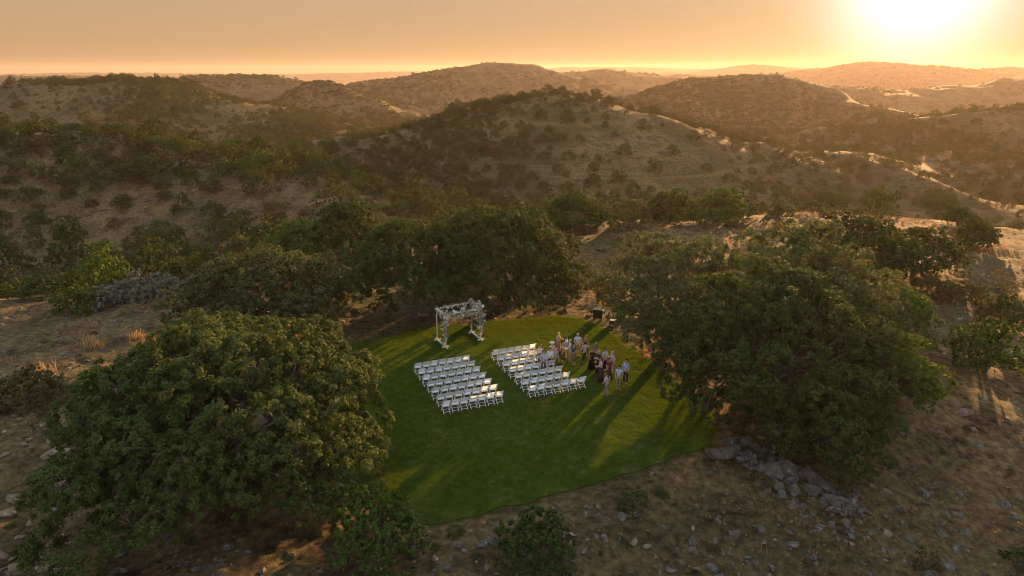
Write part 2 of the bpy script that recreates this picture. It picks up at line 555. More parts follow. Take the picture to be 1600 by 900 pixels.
# ------------------------------------------------------------------ lawn
def lawn_outline(n_sub=10):
    P = LAWN
    pts = []
    n = len(P)
    for i in range(n):
        p0, p1, p2, p3 = P[i - 1], P[i], P[(i + 1) % n], P[(i + 2) % n]
        for k in range(n_sub):
            t = k / n_sub
            pts.append(0.5 * (2 * p1 + (p2 - p0) * t + (2 * p0 - 5 * p1 + 4 * p2 - p3) * t * t + (3 * p1 - p0 - 3 * p2 + p3) * t ** 3))
    pts = np.array(pts)
    j = (fbm(pts[:, 0] * 1.3, pts[:, 1] * 1.3, 3, 77) - 0.5) * 0.7
    d = pts - np.array([0, 41.0])
    return pts + d / np.linalg.norm(d, axis=1, keepdims=True) * j[:, None]
LAWN_EDGE = lawn_outline()
bm = bmesh.new()
top = [bm.verts.new((x, y, 0.0)) for x, y in LAWN_EDGE]
low = [bm.verts.new((x, y, -0.25)) for x, y in LAWN_EDGE]
bm.faces.new(top)
for i in range(len(top)):
    j = (i + 1) % len(top)
    bm.faces.new((top[j], top[i], low[i], low[j]))
bmesh.ops.triangulate(bm, faces=[f for f in bm.faces if len(f.verts) > 4])
me = bpy.data.meshes.new('lawn')
bm.to_mesh(me); bm.free()
lawn = obj('lawn', me, M['lawn'])
tag(lawn, 'mown green lawn where the wedding chairs stand', None, None, 'structure')

# ------------------------------------------------------------------ scatter of uncountable small growth
def scatter(name, pts, rot, scale, variant, protos, label, link_protos=None):
    """ONE object of stuff: small meshes instanced on points"""
    me = bpy.data.meshes.new(name)
    n = len(pts)
    me.vertices.add(n)
    me.vertices.foreach_set('co', np.ascontiguousarray(pts, np.float32).ravel())
    for nm, ty, dat, key in (('rot', 'FLOAT_VECTOR', rot, 'vector'), ('scl', 'FLOAT_VECTOR', scale, 'vector'), ('var', 'INT', variant, 'value')):
        a = me.attributes.new(nm, ty, 'POINT')
        a.data.foreach_set(key, np.ascontiguousarray(dat, np.int32 if ty == 'INT' else np.float32).ravel())
    o = obj(name, me)
    pc = bpy.data.collections.new(name + '_kinds')
    for i, pm in enumerate(protos):
        po = bpy.data.objects.new('%s_kind_%02d' % (name, i), pm)
        pc.objects.link(po)
    g = bpy.data.node_groups.new(name, 'GeometryNodeTree')
    g.interface.new_socket('Geometry', in_out='INPUT', socket_type='NodeSocketGeometry')
    g.interface.new_socket('Geometry', in_out='OUTPUT', socket_type='NodeSocketGeometry')
    gi, go = g.nodes.new('NodeGroupInput'), g.nodes.new('NodeGroupOutput')
    ip = g.nodes.new('GeometryNodeInstanceOnPoints')
    ci = g.nodes.new('GeometryNodeCollectionInfo')
    ci.inputs['Collection'].default_value = pc
    ci.inputs['Separate Children'].default_value = True
    ci.inputs['Reset Children'].default_value = True
    ip.inputs['Pick Instance'].default_value = True
    def att(nm, ty):
        a = g.nodes.new('GeometryNodeInputNamedAttribute')
        a.data_type = ty
        a.inputs['Name'].default_value = nm
        return a.outputs['Attribute']
    e2r = g.nodes.new('FunctionNodeEulerToRotation')
    L = g.links.new
    L(gi.outputs[0], ip.inputs['Points'])
    L(ci.outputs[0], ip.inputs['Instance'])
    L(att('var', 'INT'), ip.inputs['Instance Index'])
    L(att('rot', 'FLOAT_VECTOR'), e2r.inputs[0])
    L(e2r.outputs[0], ip.inputs['Rotation'])
    L(att('scl', 'FLOAT_VECTOR'), ip.inputs['Scale'])
    L(ip.outputs[0], go.inputs[0])
    md = o.modifiers.new('scatter', 'NODES')
    md.node_group = g
    return tag(o, label, None, None, 'stuff')

# ------------------------------------------------------------------ foliage
def unit(n, r):
    v = r.normal(size=(n, 3))
    return v / np.linalg.norm(v, axis=1, keepdims=True)

def leaf_mesh(name, C, Nrm, L, r, mat, aspect=0.8):
    """one small folded blade at every centre C facing Nrm"""
    n = len(C)
    t = unit(n, r)
    t -= Nrm * np.sum(t * Nrm, 1, keepdims=True)
    t /= np.linalg.norm(t, axis=1, keepdims=True) + 1e-9
    b = np.cross(Nrm, t)
    L = L[:, None]
    V = np.stack([C - t * L * 0.45 + b * L * aspect * 0.45, C - t * L * 0.45 - b * L * aspect * 0.45, C + t * L * 0.6], 1).reshape(-1, 3)
    F = np.arange(3 * n).reshape(n, 3)
    me = mesh_np(name, V, F)
    me.materials.append(mat)
    return me

def spray_leaves(cl, cr, per, r, leaf, sprays=46, flat=0.74, droop=0.0):
    """leaf centres and normals: every clump is a lumpy dome of small sprays"""
    C, Nn, Ls = [], [], []
    for c, rad in zip(cl, cr):
        k = sprays
        d = unit(k, r)
        d[:, 2] = d[:, 2] * 0.75 + 0.32
        d /= np.linalg.norm(d, axis=1, keepdims=True)
        sc = d * (r.uniform(0.70, 1.02, k)[:, None]) * rad
        sc[:, 2] *= flat
        n = int(per * rad * rad)
        w = r.integers(0, k, n)
        sr = r.uniform(0.45, 1.5, k)
        w = np.where(r.random(n) < sr[w] / 1.5, w, r.integers(0, k, n))
        out_ = unit(n, r)
        out_ += d[w] * 0.9
        out_ /= np.linalg.norm(out_, axis=1, keepdims=True)
        p = sc[w] + out_ * rad * (0.19 * sr[w] * r.random(n) ** 0.5)[:, None]
        nn = out_ * 0.9 + unit(n, r) * 0.7 + np.array([0, 0, 0.35])
        C.append(c + p - np.array([0, 0, droop]))
        Nn.append(nn / np.linalg.norm(nn, axis=1, keepdims=True))
        Ls.append(leaf * r.uniform(0.6, 1.35, n))
    return np.concatenate(C), np.concatenate(Nn), np.concatenate(Ls)

def oak_shape(Rx, H, seed, n_clump, crown_base=0.28, clump=0.19, ragged=0.2, trunk_r=None, lean=(0, 0), hollow=0.0):
    """clump centres for a broad spreading crown and the limbs that carry them"""
    r = np.random.default_rng(seed)
    zc = H * (crown_base + 0.08)
    lobes = r.uniform(0, 2 * math.pi, 5)
    cl, cr = [], []
    tries = 0
    while len(cl) < n_clump and tries < n_clump * 60:
        tries += 1
        a = r.uniform(0, 2 * math.pi)
        ct = r.uniform(-0.22, 1.0)
        st = math.sqrt(max(0, 1 - ct * ct))
        edge = 1.0 + ragged * (0.6 * math.sin(2 * a + lobes[0]) + 0.5 * math.sin(3 * a + lobes[1]) + 0.5 * math.sin(5 * a + lobes[2])) * 0.6
        rho = (1 - 0.42 * r.random() ** 1.5) * edge
        p = np.array([Rx * st * rho * math.cos(a), Rx * st * rho * math.sin(a), zc + (H - zc) * ct * (1 - 0.35 * r.random() ** 2)])
        if ct < 0: p[2] = zc + H * 0.5 * ct
        p[:2] += np.array(lean) * p[2] / H
        rad = Rx * clump * r.uniform(0.6, 1.35)
        if all(np.sum((p - q) ** 2) > (0.52 * (rad + s)) ** 2 for q, s in zip(cl, cr)):
            cl.append(p); cr.append(rad)
    return np.array(cl), np.array(cr), r

def trunk_mesh(name, cl, cr, H, r, tr, fork=0.2, n_limb=6, twigs=True):
    bm = bmesh.new()
    fz = H * fork
    lean = r.normal(size=2) * 0.06 * H
    pts = [(0, 0, -0.5), (0, 0, 0.05), (lean[0] * 0.4, lean[1] * 0.4, fz * 0.6), (lean[0], lean[1], fz)]
    tube_into(bm, pts, [tr * 1.5, tr * 1.2, tr, tr * 0.95], 9)
    top = np.array([lean[0], lean[1], fz * 0.9])
    ang = np.arctan2(cl[:, 1], cl[:, 0])
    order = np.argsort(ang)
    groups = np.array_split(order, n_limb)
    for g in groups:
        if len(g) == 0: continue
        mid = cl[g].mean(0) * np.array([0.62, 0.62, 0.8])
        mid[2] = max(mid[2], fz * 1.15)
        m1 = top + (mid - top) * 0.5 + r.normal(size=3) * 0.25
        m1[2] -= 0.12 * np.linalg.norm(mid - top) * 0.4
        tube_into(bm, [top, m1, mid], [tr * 0.62, tr * 0.46, tr * 0.32], 7)
        for i in g:
            e = cl[i] - np.array([0, 0, cr[i] * 0.15])
            s0 = m1 if r.random() < 0.35 else mid
            q = s0 + (e - s0) * 0.5 + r.normal(size=3) * 0.2 * cr[i]
            tube_into(bm, [s0, q, e], [tr * 0.24, tr * 0.15, tr * 0.07], 5)
            if twigs:
                for _ in range(3):
                    d = unit(1, r)[0]; d[2] = abs(d[2]) * 0.7
                    tube_into(bm, [e, e + d * cr[i] * 0.5 + r.normal(size=3) * 0.05, e + d * cr[i] * 0.98], [tr * 0.07, tr * 0.05, tr * 0.02], 4)
    me = bpy.data.meshes.new(name)
    bm.to_mesh(me); bm.free()
    for p in me.polygons: p.use_smooth = True
    me.materials.append(M['bark'])
    return me

def oak(loc, Rx, H, seed, mat, label, n_clump=90, per=230, leaf=0.2, name='oak_tree', group=None, rotz=0.0, **kw):
    tr = kw.pop('trunk_r', 0.055 * Rx)
    fork = kw.pop('fork', 0.2)
    cl, cr, r = oak_shape(Rx * 0.87, H * 0.95, seed, n_clump, **kw)
    root = obj(name, None, None, None, loc, rotz)
    root.empty_display_size = 0.5
    obj('trunk', trunk_mesh('trunk', cl, cr, H, r, tr, fork), None, root)
    C, Nn, Ls = spray_leaves(cl, cr, per, r, leaf)
    obj('crown', leaf_mesh('crown', C, Nn, Ls, r, mat), None, root)
    return tag(root, label, 'tree', group)

def base_at(u, v):
    return on_ground(u, v)

CROWNS = []      # rough photo ellipses of the big crowns, used to skip shrubs nobody could see
def big_oak(u, v, Rx, H, *a, **k):
    p = on_ground(u, v)
    cu, cv, d = to_px(p + np.array([0, 0, H * 0.55]))
    CROWNS.append((cu[0], cv[0], FPX * Rx / d[0] * 0.85, FPX * (H * 0.45 + Rx * 0.3) / d[0] * 0.8, p[1]))
    return oak(p, Rx, H, *a, **k)

big_oak(372, 774, 7.8, 9.2, 101, M['oak'], 'huge spreading oak at the lower left beside the lawn, largest crown on its side', n_clump=110, per=1650, leaf=0.122, clump=0.205, ragged=0.2)
big_oak(425, 520, 6.9, 6.8, 102, M['oak_olive'], 'broad grey-green oak at the back left corner of the lawn', n_clump=75, per=950, leaf=0.15, clump=0.22)
big_oak(648, 497, 5.9, 8.3, 103, M['oak_dark'], 'oak with a bare upright trunk showing behind the flower arch', n_clump=60, per=950, leaf=0.15, clump=0.24, crown_base=0.42, fork=0.36, trunk_r=0.3)
big_oak(792, 478, 7.6, 9.2, 104, M['oak'], 'tall dense oak behind the lawn, to the right of the flower arch', n_clump=85, per=950, leaf=0.15, clump=0.22, crown_base=0.26)
big_oak(1050, 540, 6.4, 8.6, 105, M['oak_olive'], 'open airy oak overhanging the lawn corner near the guests', n_clump=75, per=950, leaf=0.14, clump=0.21, crown_base=0.3, ragged=0.35)
big_oak(1195, 645, 7.5, 9.2, 106, M['oak'], 'massive dark oak on the right edge of the lawn above the rock outcrop', n_clump=105, per=1450, leaf=0.128, clump=0.205)
big_oak(1235, 548, 7.0, 9.0, 107, M['oak_olive'], 'wide oak in the middle of the right-hand grove', n_clump=85, per=950, leaf=0.15, clump=0.22)
big_oak(1372, 645, 3.7, 5.8, 108, M['oak_green'], 'bright green smaller oak on the outer side of the right-hand grove', n_clump=45, per=1000, leaf=0.15, clump=0.26)
big_oak(1292, 722, 3.4, 4.6, 109, M['oak_dark'], 'low dark oak at the front of the grove over the outcrop boulders', n_clump=40, per=1200, leaf=0.135, clump=0.27)
big_oak(1325, 452, 6.0, 7.4, 110, M['oak_dark'], 'rounded oak behind the right-hand grove on the stony slope', n_clump=60, per=640, leaf=0.19, clump=0.24)
big_oak(1425, 435, 4.6, 6.0, 111, M['oak'], 'lopsided oak with low branches on the stony right slope', n_clump=45, per=640, leaf=0.19, clump=0.26)
big_oak(1395, 545, 3.2, 4.8, 112, M['oak_green'], 'rounded green oak tucked behind the outer edge of the grove', n_clump=36, per=800, leaf=0.17, clump=0.28)

# trees along the rim of the hilltop and the slope to the right
mid_trees = [  # u, v of the foot, radius, height, material, label
    (898, 362, 4.6, 5.2, 'oak_dark', 'dark domed oak on the rim, just right of the tall dense oak'),
    (982, 356, 2.9, 3.9, 'oak_olive', 'pale olive tree between the rim oaks at the bare ground'),
    (1046, 350, 3.5, 4.8, 'oak', 'oak with a visible trunk in the rim row above the bare track'),
    (1118, 348, 3.9, 5.2, 'oak_green', 'round green oak at the end of the rim row'),
    (1218, 352, 2.3, 3.6, 'oak_olive', 'small ragged tree alone behind the grove'),
    (1288, 320, 4.2, 4.2, 'oak_dark', 'low dark oak in front of the far plain, beside the big lone oak'),
    (1368, 318, 4.6, 4.0, 'oak_dark', 'broad low oak directly left of the big lone oak'),
    (1462, 324, 4.8, 5.6, 'oak_dark', 'big lone dark oak on the far right rim'),
    (1518, 385, 2.6, 3.8, 'oak', 'pair oak on the right slope, the larger one uphill'),
    (1543, 387, 1.7, 2.6, 'oak_dark', 'small bush-like oak beside the pair oak on the right slope'),
    (1495, 350, 2.6, 3.0, 'oak', 'low oak below the big lone dark oak'),
    (1562, 512, 2.3, 2.9, 'oak', 'round small oak at the right edge, uphill of its neighbour'),
    (1538, 582, 2.6, 3.8, 'oak_green', 'upright small oak near the right edge on bare stony ground'),
    (540, 392, 4.6, 5.6, 'oak_dark', 'dark oak peeking over the grey-green oak behind the lawn'),
    (470, 410, 3.6, 4.6, 'oak_green', 'bright topped tree in the gully behind the grey-green oak'),
    (605, 380, 4.0, 5.0, 'oak_olive', 'pale crowned tree behind the oak with the bare trunk'),
    (1545, 312, 3.6, 3.6, 'oak_dark', 'dark low tree at the far right rim beyond the lone oak'),
    (1590, 318, 3.2, 3.4, 'oak', 'tree cut by the right edge of the picture on the rim'),
]
for i, (u, v, rx, hh, mt, lb) in enumerate(mid_trees):
    big_oak(u, v, rx, hh, 200 + i, M[mt], lb, n_clump=int(18 + rx * 4), per=560, leaf=0.22, clump=0.30, crown_base=0.18)

# ------------------------------------------------------------------ shrubs near the lawn
def shrub_mesh(name, Rx, H, seed, mat, n_clump=26, per=1700, leaf=0.11, clump=0.3):
    r = np.random.default_rng(seed)
    cl, cr, r = oak_shape(Rx * 0.82, H, seed, n_clump, crown_base=0.12, clump=clump, ragged=0.45)
    C, Nn, Ls = spray_leaves(cl, cr, per, r, leaf, sprays=16, flat=0.85)
    return leaf_mesh(name, C, Nn, Ls, r, mat), cl, cr

def shrub(u, v, Rx, H, seed, mat, label, **k):
    p = on_ground(u, v)
    root = obj('shrub', None, None, None, p)
    me, cl, cr = shrub_mesh('foliage', Rx, H, seed, mat, **k)
    obj('foliage', me, None, root)
    bm = bmesh.new()
    for c in cl[::2]:
        tube_into(bm, [(0, 0, -0.1), tuple(c * 0.5 + np.array([0, 0, 0.1])), tuple(c)], [0.035, 0.022, 0.01], 4)
    sm = bpy.data.meshes.new('stems')
    bm.to_mesh(sm); bm.free()
    obj('stems', sm, M['bark'], root)
    return tag(root, label, 'shrub')

shrub(592, 868, 2.25, 2.9, 301, M['oak_green'], 'yellow-green bush at the front corner of the lawn under the huge oak', n_clump=40, leaf=0.13)
shrub(838, 885, 2.0, 2.4, 302, M['oak_dark'], 'dark rounded bush at the bottom edge below the lawn', n_clump=36, leaf=0.11)
shrub(990, 797, 0.75, 1.3, 303, M['oak_dark'], 'small dark bush on the bare bank in front of the lawn', n_clump=16, leaf=0.1)
shrub(1448, 892, 0.8, 1.2, 304, M['shrub_olive'], 'olive yellow bush low on the stony slope at the bottom', n_clump=18, leaf=0.1)
shrub(1592, 893, 0.9, 1.3, 305, M['oak_dark'], 'dark bush in the bottom right corner', n_clump=16, leaf=0.1)
shrub(46, 628, 2.3, 2.0, 306, M['shrub_olive'], 'brownish scrub mound at the left edge of the dry slope', n_clump=34, leaf=0.14)
shrub(170, 478, 2.2, 1.6, 307, M['sage'], 'small grey sage bush at the lower end of the sage thicket', n_clump=22, leaf=0.16)
shrub(215, 468, 2.6, 2.2, 308, M['sage'], 'silver grey sage bush in the middle of the sage thicket', n_clump=26, leaf=0.16)
shrub(262, 462, 2.4, 2.0, 309, M['sage'], 'grey sage bush at the upper end of the sage thicket', n_clump=24, leaf=0.16)
shrub(118, 490, 2.3, 2.2, 310, M['oak_green'], 'green bush at the foot of the gully below the sage thicket', n_clump=24, leaf=0.17)
shrub(1455, 462, 2.6, 1.6, 311, M['shrub_olive'], 'sprawling olive scrub on the right slope behind the grove', n_clump=24, leaf=0.16)
shrub(1510, 470, 2.4, 1.3, 312, M['shrub_olive'], 'low spreading olive scrub in the middle of the right slope', n_clump=22, leaf=0.16)
shrub(1558, 455, 1.9, 2.2, 313, M['shrub_olive'], 'thin pale tree-like scrub near the right edge', n_clump=18, leaf=0.16, per=260)
shrub(1190, 758, 0.7, 0.6, 314, M['shrub_olive'], 'small olive weed clump at the foot of the outcrop', n_clump=10, leaf=0.09)
shrub(1310, 765, 0.8, 0.7, 315, M['shrub_olive'], 'yellowish weed clump behind the outcrop boulders', n_clump=10, leaf=0.09)
shrub(1350, 560, 1.4, 1.3, 316, M['oak_green'], 'green bush at the outer foot of the grove', n_clump=14, leaf=0.14)
shrub(700, 485, 1.0, 0.7, 317, M['oak_dark'], 'low dark bush behind the flower arch', n_clump=10, leaf=0.12)
shrub(600, 500, 1.3, 2.2, 318, M['oak_dark'], 'dark leafy sapling left of the bare oak trunk', n_clump=14, leaf=0.14)

# ------------------------------------------------------------------ gully trees, hillside shrubs
PROTO = {}
for k, (mt, n) in dict(shrub=('shrub', 5), olive=('shrub_olive', 2), dark=('oak_dark', 4), green=('oak_green', 2)).items():
    PROTO[k] = [shrub_mesh('%s_shrub_%d' % (k, i), 1.0, 1.25, 400 + 10 * len(PROTO) + i, M[mt], n_clump=30, per=2300, leaf=0.09, clump=0.27)[0] for i in range(n)]
FAR = [shrub_mesh('far_shrub_%d' % i, 1.0, 1.1, 500 + i, M['shrub'], n_clump=12, per=190, leaf=0.26, clump=0.36)[0] for i in range(5)]

def density(x, y):
    """how thickly a spot is grown over, from open noise and the run of the gullies"""
    r = np.hypot(x, y)
    n = 0.5 + (fbm(x / 42, y / 42, 4, 51) - 0.5) * 0.5 + (fbm(x / 13, y / 13, 3, 57) - 0.5) * 0.25
    z = height(x, y, False)
    low = np.clip((-4 - z) / 10, 0, 1)                       # gullies are thick
    def blob(cx, cy, sx, sy): return np.exp(-(((x - cx) / sx) ** 2 + ((y - cy) / sy) ** 2))
    return (n + low * np.where(y < 125, 0.14, 0.06) - blob(44, 218, 38, 30) * 0.10            # the balder face of the middle hill
            + blob(-26, 222, 36, 48) * 0.20 + blob(8, 258, 75, 18) * 0.17 + blob(-75, 135, 50, 45) * 0.05 + blob(-48, 94, 34, 15) * 0.16 - blob(140, 220, 95, 110) * 0.13)

r = np.random.default_rng(99)
sd_all = []
n_c = 62000
rr = np.sqrt(r.uniform(74 ** 2, 560 ** 2, n_c))
aa = r.uniform(R(-44), R(44), n_c)
X, Y = rr * np.sin(aa), rr * np.cos(aa)
ok = poly_sd(PLATEAU, X, Y) > 2.5
X, Y = X[ok], Y[ok]
D = density(X, Y)
S = np.clip(r.lognormal(0.48, 0.36, len(X)), 0.6, 3.3) * np.interp(np.hypot(X, Y), [74, 120, 250, 560], [1.6, 1.6, 1.45, 1.6])
S = np.where((Y > 190) & (Y < 400), np.minimum(S, 2.7), S)
gap = np.interp(D, [0.40, 0.46, 0.52, 0.60, 0.68], [2.3, 1.45, 1.0, 0.72, 0.55])       # open ground to thicket
cells, sel = {}, []
for i in range(len(X)):
    cx_, cy_ = int(X[i] // 7), int(Y[i] // 7)
    good = True
    for du in (-1, 0, 1):
        for dv in (-1, 0, 1):
            for j in cells.get((cx_ + du, cy_ + dv), ()):
                if (X[i] - X[j]) ** 2 + (Y[i] - Y[j]) ** 2 < (min(gap[i], gap[j]) * (S[i] + S[j])) ** 2:
                    good = False; break
            if not good: break
        if not good: break
    if good:
        cells.setdefault((cx_, cy_), []).append(i); sel.append(i)
sel = np.array(sel)
X, Y, S, D = X[sel], Y[sel], S[sel], D[sel]
Z = height(X, Y) - 0.1 * S
P3 = np.stack([X, Y, Z], 1)
U, V, DEP = to_px(P3 + np.array([0, 0, 1.0]) * S[:, None])
# can the camera see it? march over the ground
ts = np.linspace(0.06, 0.985, 70)[None, :]
tz = CAMZ + (Z + S - CAMZ)[:, None] * ts
vis = (tz > height((X[:, None] * ts), (Y[:, None] * ts), False) - 0.3).all(1)
inf = (U > -10) & (U < 1610) & (V > 90) & (V < 910)
for cu, cv, a, b, dy in CROWNS:
    vis &= ~((((U - cu) / a) ** 2 + ((V - cv) / b) ** 2 < 1) & (Y > dy))
app = np.where(vis & inf, S / DEP, 0)
rank = np.argsort(-app)
single = rank[:300]
rest = rank[300:]

def place_of(x, y):
    if x < -18 and y < 118: return 'gully'
    if x < -20 and y < 215: return 'hill'
    if y < 330 and x < 130 and x > -75: return 'middle'
    return 'plain'
names = {'gully': ('in the wooded gully below the dry slope', 'gully shrubs'),
         'hill': ('on the scrubby hillside across the gully', 'hillside shrubs across the gully'),
         'middle': ('on the rounded middle hill behind the oaks', 'shrubs on the middle hill'),
         'plain': ('on the hazy plain beyond the hilltop', 'shrubs on the hazy plain')}
tone = {'shrub': 'grey-green', 'olive': 'olive', 'dark': 'dark green', 'green': 'bright green'}
near2 = lambda i: np.sum((X - X[i]) ** 2 + (Y - Y[i]) ** 2 < (S + S[i]) ** 2 * 1.3) > 1
for i in single:
    pl = place_of(X[i], Y[i])
    kd = r.choice(['shrub', 'olive', 'dark', 'green'], p=[0.42, 0.1, 0.33, 0.15] if pl in ('gully', 'hill') else [0.6, 0.06, 0.34, 0.0])
    pm = PROTO[kd][r.integers(len(PROTO[kd]))]
    o = obj('shrub', pm, None, None, P3[i], r.uniform(0, 6.28))
    sz = 'large' if S[i] > 2.9 else ('small' if S[i] < 2.0 else 'middling')
    wz = r.choice([0.75, 0.95, 1.25])
    o.scale = (S[i] * r.uniform(0.9, 1.15), S[i] * r.uniform(0.9, 1.15), S[i] * wz)
    zz = Z[i]
    lev = {'gully': 'low' if zz < -8.5 else 'high', 'hill': 'low down' if zz < -4 else ('near the crest' if zz > 1.5 else 'halfway up'),
           'middle': 'low down' if zz < -6 else ('near the crest' if zz > 4 else 'halfway up'), 'plain': 'nearer' if Y[i] < 240 else 'farther out'}[pl]
    shp = {0.75: 'flat', 0.95: 'round', 1.25: 'upright'}[wz]
    al = 'clustered' if near2(i) else 'lone'
    tag(o, '%s %s %s %s shrub %s %s' % (sz, al, shp, tone[kd].replace('bright green', 'green').replace('dark green', 'dark'), lev, names[pl][0]), 'shrub', '%s %s %s %s %s, %s' % (sz, al, shp, tone[kd], names[pl][1], lev))

def rot_z(n): return np.stack([np.zeros(n), np.zeros(n), r.uniform(0, 6.28, n)], 1)
allp = PROTO['shrub'] + PROTO['dark'] + PROTO['olive']
scatter('brushwood', P3[rest], rot_z(len(rest)), np.stack([S[rest]] * 3, 1) * r.uniform(0.85, 1.15, (len(rest), 3)),
        r.integers(0, len(allp), len(rest)), allp, 'scattered brush covering the farther slopes')

# distant woods
n_c = 110000
rr = np.sqrt(r.uniform(540 ** 2, 3000 ** 2, n_c) * 1.0)
rr = 540 * (3000 / 540) ** r.random(n_c)
aa = r.uniform(R(-43), R(43), n_c)
x, y = rr * np.sin(aa), rr * np.cos(aa)
dn = fbm(x / 130, y / 130, 5, 61)
k = r.random(n_c) < np.clip((dn - 0.42) * 5.5, 0.05, 0.98)
x, y, rr = x[k], y[k], rr[k]
z = height(x, y)
s = np.clip(r.lognormal(0.45, 0.35, len(x)), 0.8, 3.6) * np.interp(rr, [540, 1200, 3000], [1.0, 1.15, 1.8])
scatter('distant_woods', np.stack([x, y, z - 0.2 * s], 1), rot_z(len(x)), np.stack([s, s, s * 0.8], 1), r.integers(0, 5, len(x)), FAR,
        'far-off brush and woods reading as a mass on the hazy hills')

# ------------------------------------------------------------------ rocks
def rock_mesh(name, seed, mat, flat=0.65, sub=2):
    rr_ = random.Random(seed)
    bm = bmesh.new()
    bmesh.ops.create_icosphere(bm, subdivisions=sub, radius=1.0)
    planes = []
    for _ in range(13):
        d = Vector([rr_.gauss(0, 1) for _ in range(3)]).normalized()
        planes.append((d, rr_.uniform(0.42, 0.85)))
    for v in bm.verts:
        for d, k in planes:
            e = v.co.dot(d) - k
            if e > 0: v.co -= d * e
        q_ = v.co + Vector((seed * 3.1, 0, 0))
        v.co *= 1 + 0.22 * mnoise.noise(q_ * 2.1) + 0.14 * abs(mnoise.noise(q_ * 5.3)) - 0.10 * abs(mnoise.noise(q_ * 9.7))
        v.co.x *= 1.15
        v.co.z *= flat
    me = bpy.data.meshes.new(name)
    bm.to_mesh(me); bm.free()
    me.materials.append(mat)
    return me
ROCKS = [rock_mesh('rock_%d' % i, 600 + i, M['rock'], 0.6 + 0.05 * i, 3) for i in range(6)]
ROCKS_T = [rock_mesh('tan_rock_%d' % i, 620 + i, M['rock_tan'], 0.45 + 0.05 * i) for i in range(5)]

r = np.random.default_rng(41)
def put_rock(p, s, label, group, pool, sink=0.25, name='rock', cat='rock'):
    o = obj(name, pool[r.integers(len(pool))])
    o.location = (float(p[0]), float(p[1]), float(p[2]) + s * (0.30 - sink))
    o.rotation_euler = (r.uniform(-0.35, 0.35), r.uniform(-0.35, 0.35), r.uniform(0, 6.28))
    o.scale = (s * r.uniform(0.8, 1.35), s * r.uniform(0.7, 1.1), s * r.uniform(0.7, 1.25))
    return tag(o, label, cat, group)

outcrop = [(1125, 712, 0.95, 'pale slab-like boulder at the lawn end of the outcrop'), (1108, 742, 0.35, 'small white stone in front of the slab-like boulder'),
           (1150, 705, 0.6, 0), (1163, 692, 0.55, 0), (1180, 700, 0.6, 0), (1195, 712, 0.65, 0), (1205, 722, 0.5, 0), (1175, 722, 0.45, 0), (1188, 735, 0.5, 0),
           (1207, 742, 0.7, 'light rounded boulder in the middle of the outcrop'), (1228, 738, 0.75, 'big dark cracked boulder in the middle of the outcrop'), (1215, 762, 0.6, 0),
           (1222, 775, 0.55, 0), (1240, 768, 0.5, 0), (1198, 768, 0.35, 0), (1250, 742, 0.5, 0), (1262, 748, 0.75, 'long flat-topped boulder behind the outcrop gap'), (1278, 752, 0.6, 0),
           (1270, 770, 0.65, 0), (1290, 768, 0.7, 0), (1300, 780, 0.6, 0), (1312, 775, 0.55, 0), (1325, 785, 0.55, 0), (1338, 797, 0.45, 0), (1285, 790, 0.45, 0),
           (1255, 792, 0.4, 0), (1243, 788, 0.35, 0), (1345, 808, 0.35, 0), (1160, 718, 0.35, 0), (1268, 805, 0.3, 0), (1320, 800, 0.35, 0), (1185, 755, 0.3, 0),
           (1236, 755, 0.45, 0), (1210, 700, 0.4, 0), (1225, 715, 0.45, 0), (1145, 690, 0.4, 0), (1300, 760, 0.4, 0)]
for u, v, s, lb in outcrop:
    p = on_ground(u, v)
    o = put_rock(p, s * 0.9, lb or ('%s grey boulder wedged in the rock outcrop below the grove' % ('large' if s >= 0.6 else 'middling' if s >= 0.45 else 'small')),
             None if lb else '%s boulders of the rock outcrop' % ('large' if s >= 0.6 else 'middling' if s >= 0.45 else 'small'), ROCKS, 0.15, 'boulder', 'boulder')
    o.rotation_euler = (r.uniform(-1.2, 1.2), r.uniform(-1.2, 1.2), r.uniform(0, 6.28))
    o.scale = (s * r.uniform(0.45, 0.95), s * r.uniform(0.4, 0.8), s * r.uniform(0.7, 1.3))
zones = [  # photo area, count, sizes, label, group, pool
    ((700, 790, 1330, 905), 70, (0.12, 0.3), 'loose grey stone on the bare bank below the lawn', 'loose stones on the bank', ROCKS),
    ((1330, 690, 1610, 905), 60, (0.12, 0.38), 'grey stone on the bare slope right of the outcrop', 'stones on the lower right slope', ROCKS),
    ((1400, 430, 1610, 690), 40, (0.2, 0.55), 'flat stone on the slope outside the grove', 'stones on the upper right slope', ROCKS_T),
    ((0, 640, 110, 905), 30, (0.2, 0.45), 'tan ledge stone on the slope left of the huge oak', 'ledge stones on the left slope', ROCKS_T),
    ((150, 820, 520, 905), 12, (0.15, 0.3), 'stone on the shaded ground in front of the huge oak', 'stones under the huge oak', ROCKS),
    ((900, 350, 1240, 400), 14, (0.2, 0.5), 'stone lying on the bare track behind the lawn', 'stones on the bare track', ROCKS_T)]
sing = []
for (u0, v0, u1, v1), n, (s0, s1), lb, gp, pool in zones:
    for _ in range(n):
        p = on_ground(r.uniform(u0, u1), r.uniform(v0, v1))
        if float(poly_sd(LAWN, p[:1], p[1:2])[0]) < 0.5: continue
        s = s0 + (s1 - s0) * r.random() ** 2
        big = s > 0.55 * s1
        put_rock(p, s, ('large ' if big else 'small ') + lb, ('large ' if big else 'small ') + gp, pool, 0.2)
put_rock(on_ground(661, 494), 0.42, 'round orange-tinted stone beside the bare oak trunk', None, ROCKS_T, 0.1)

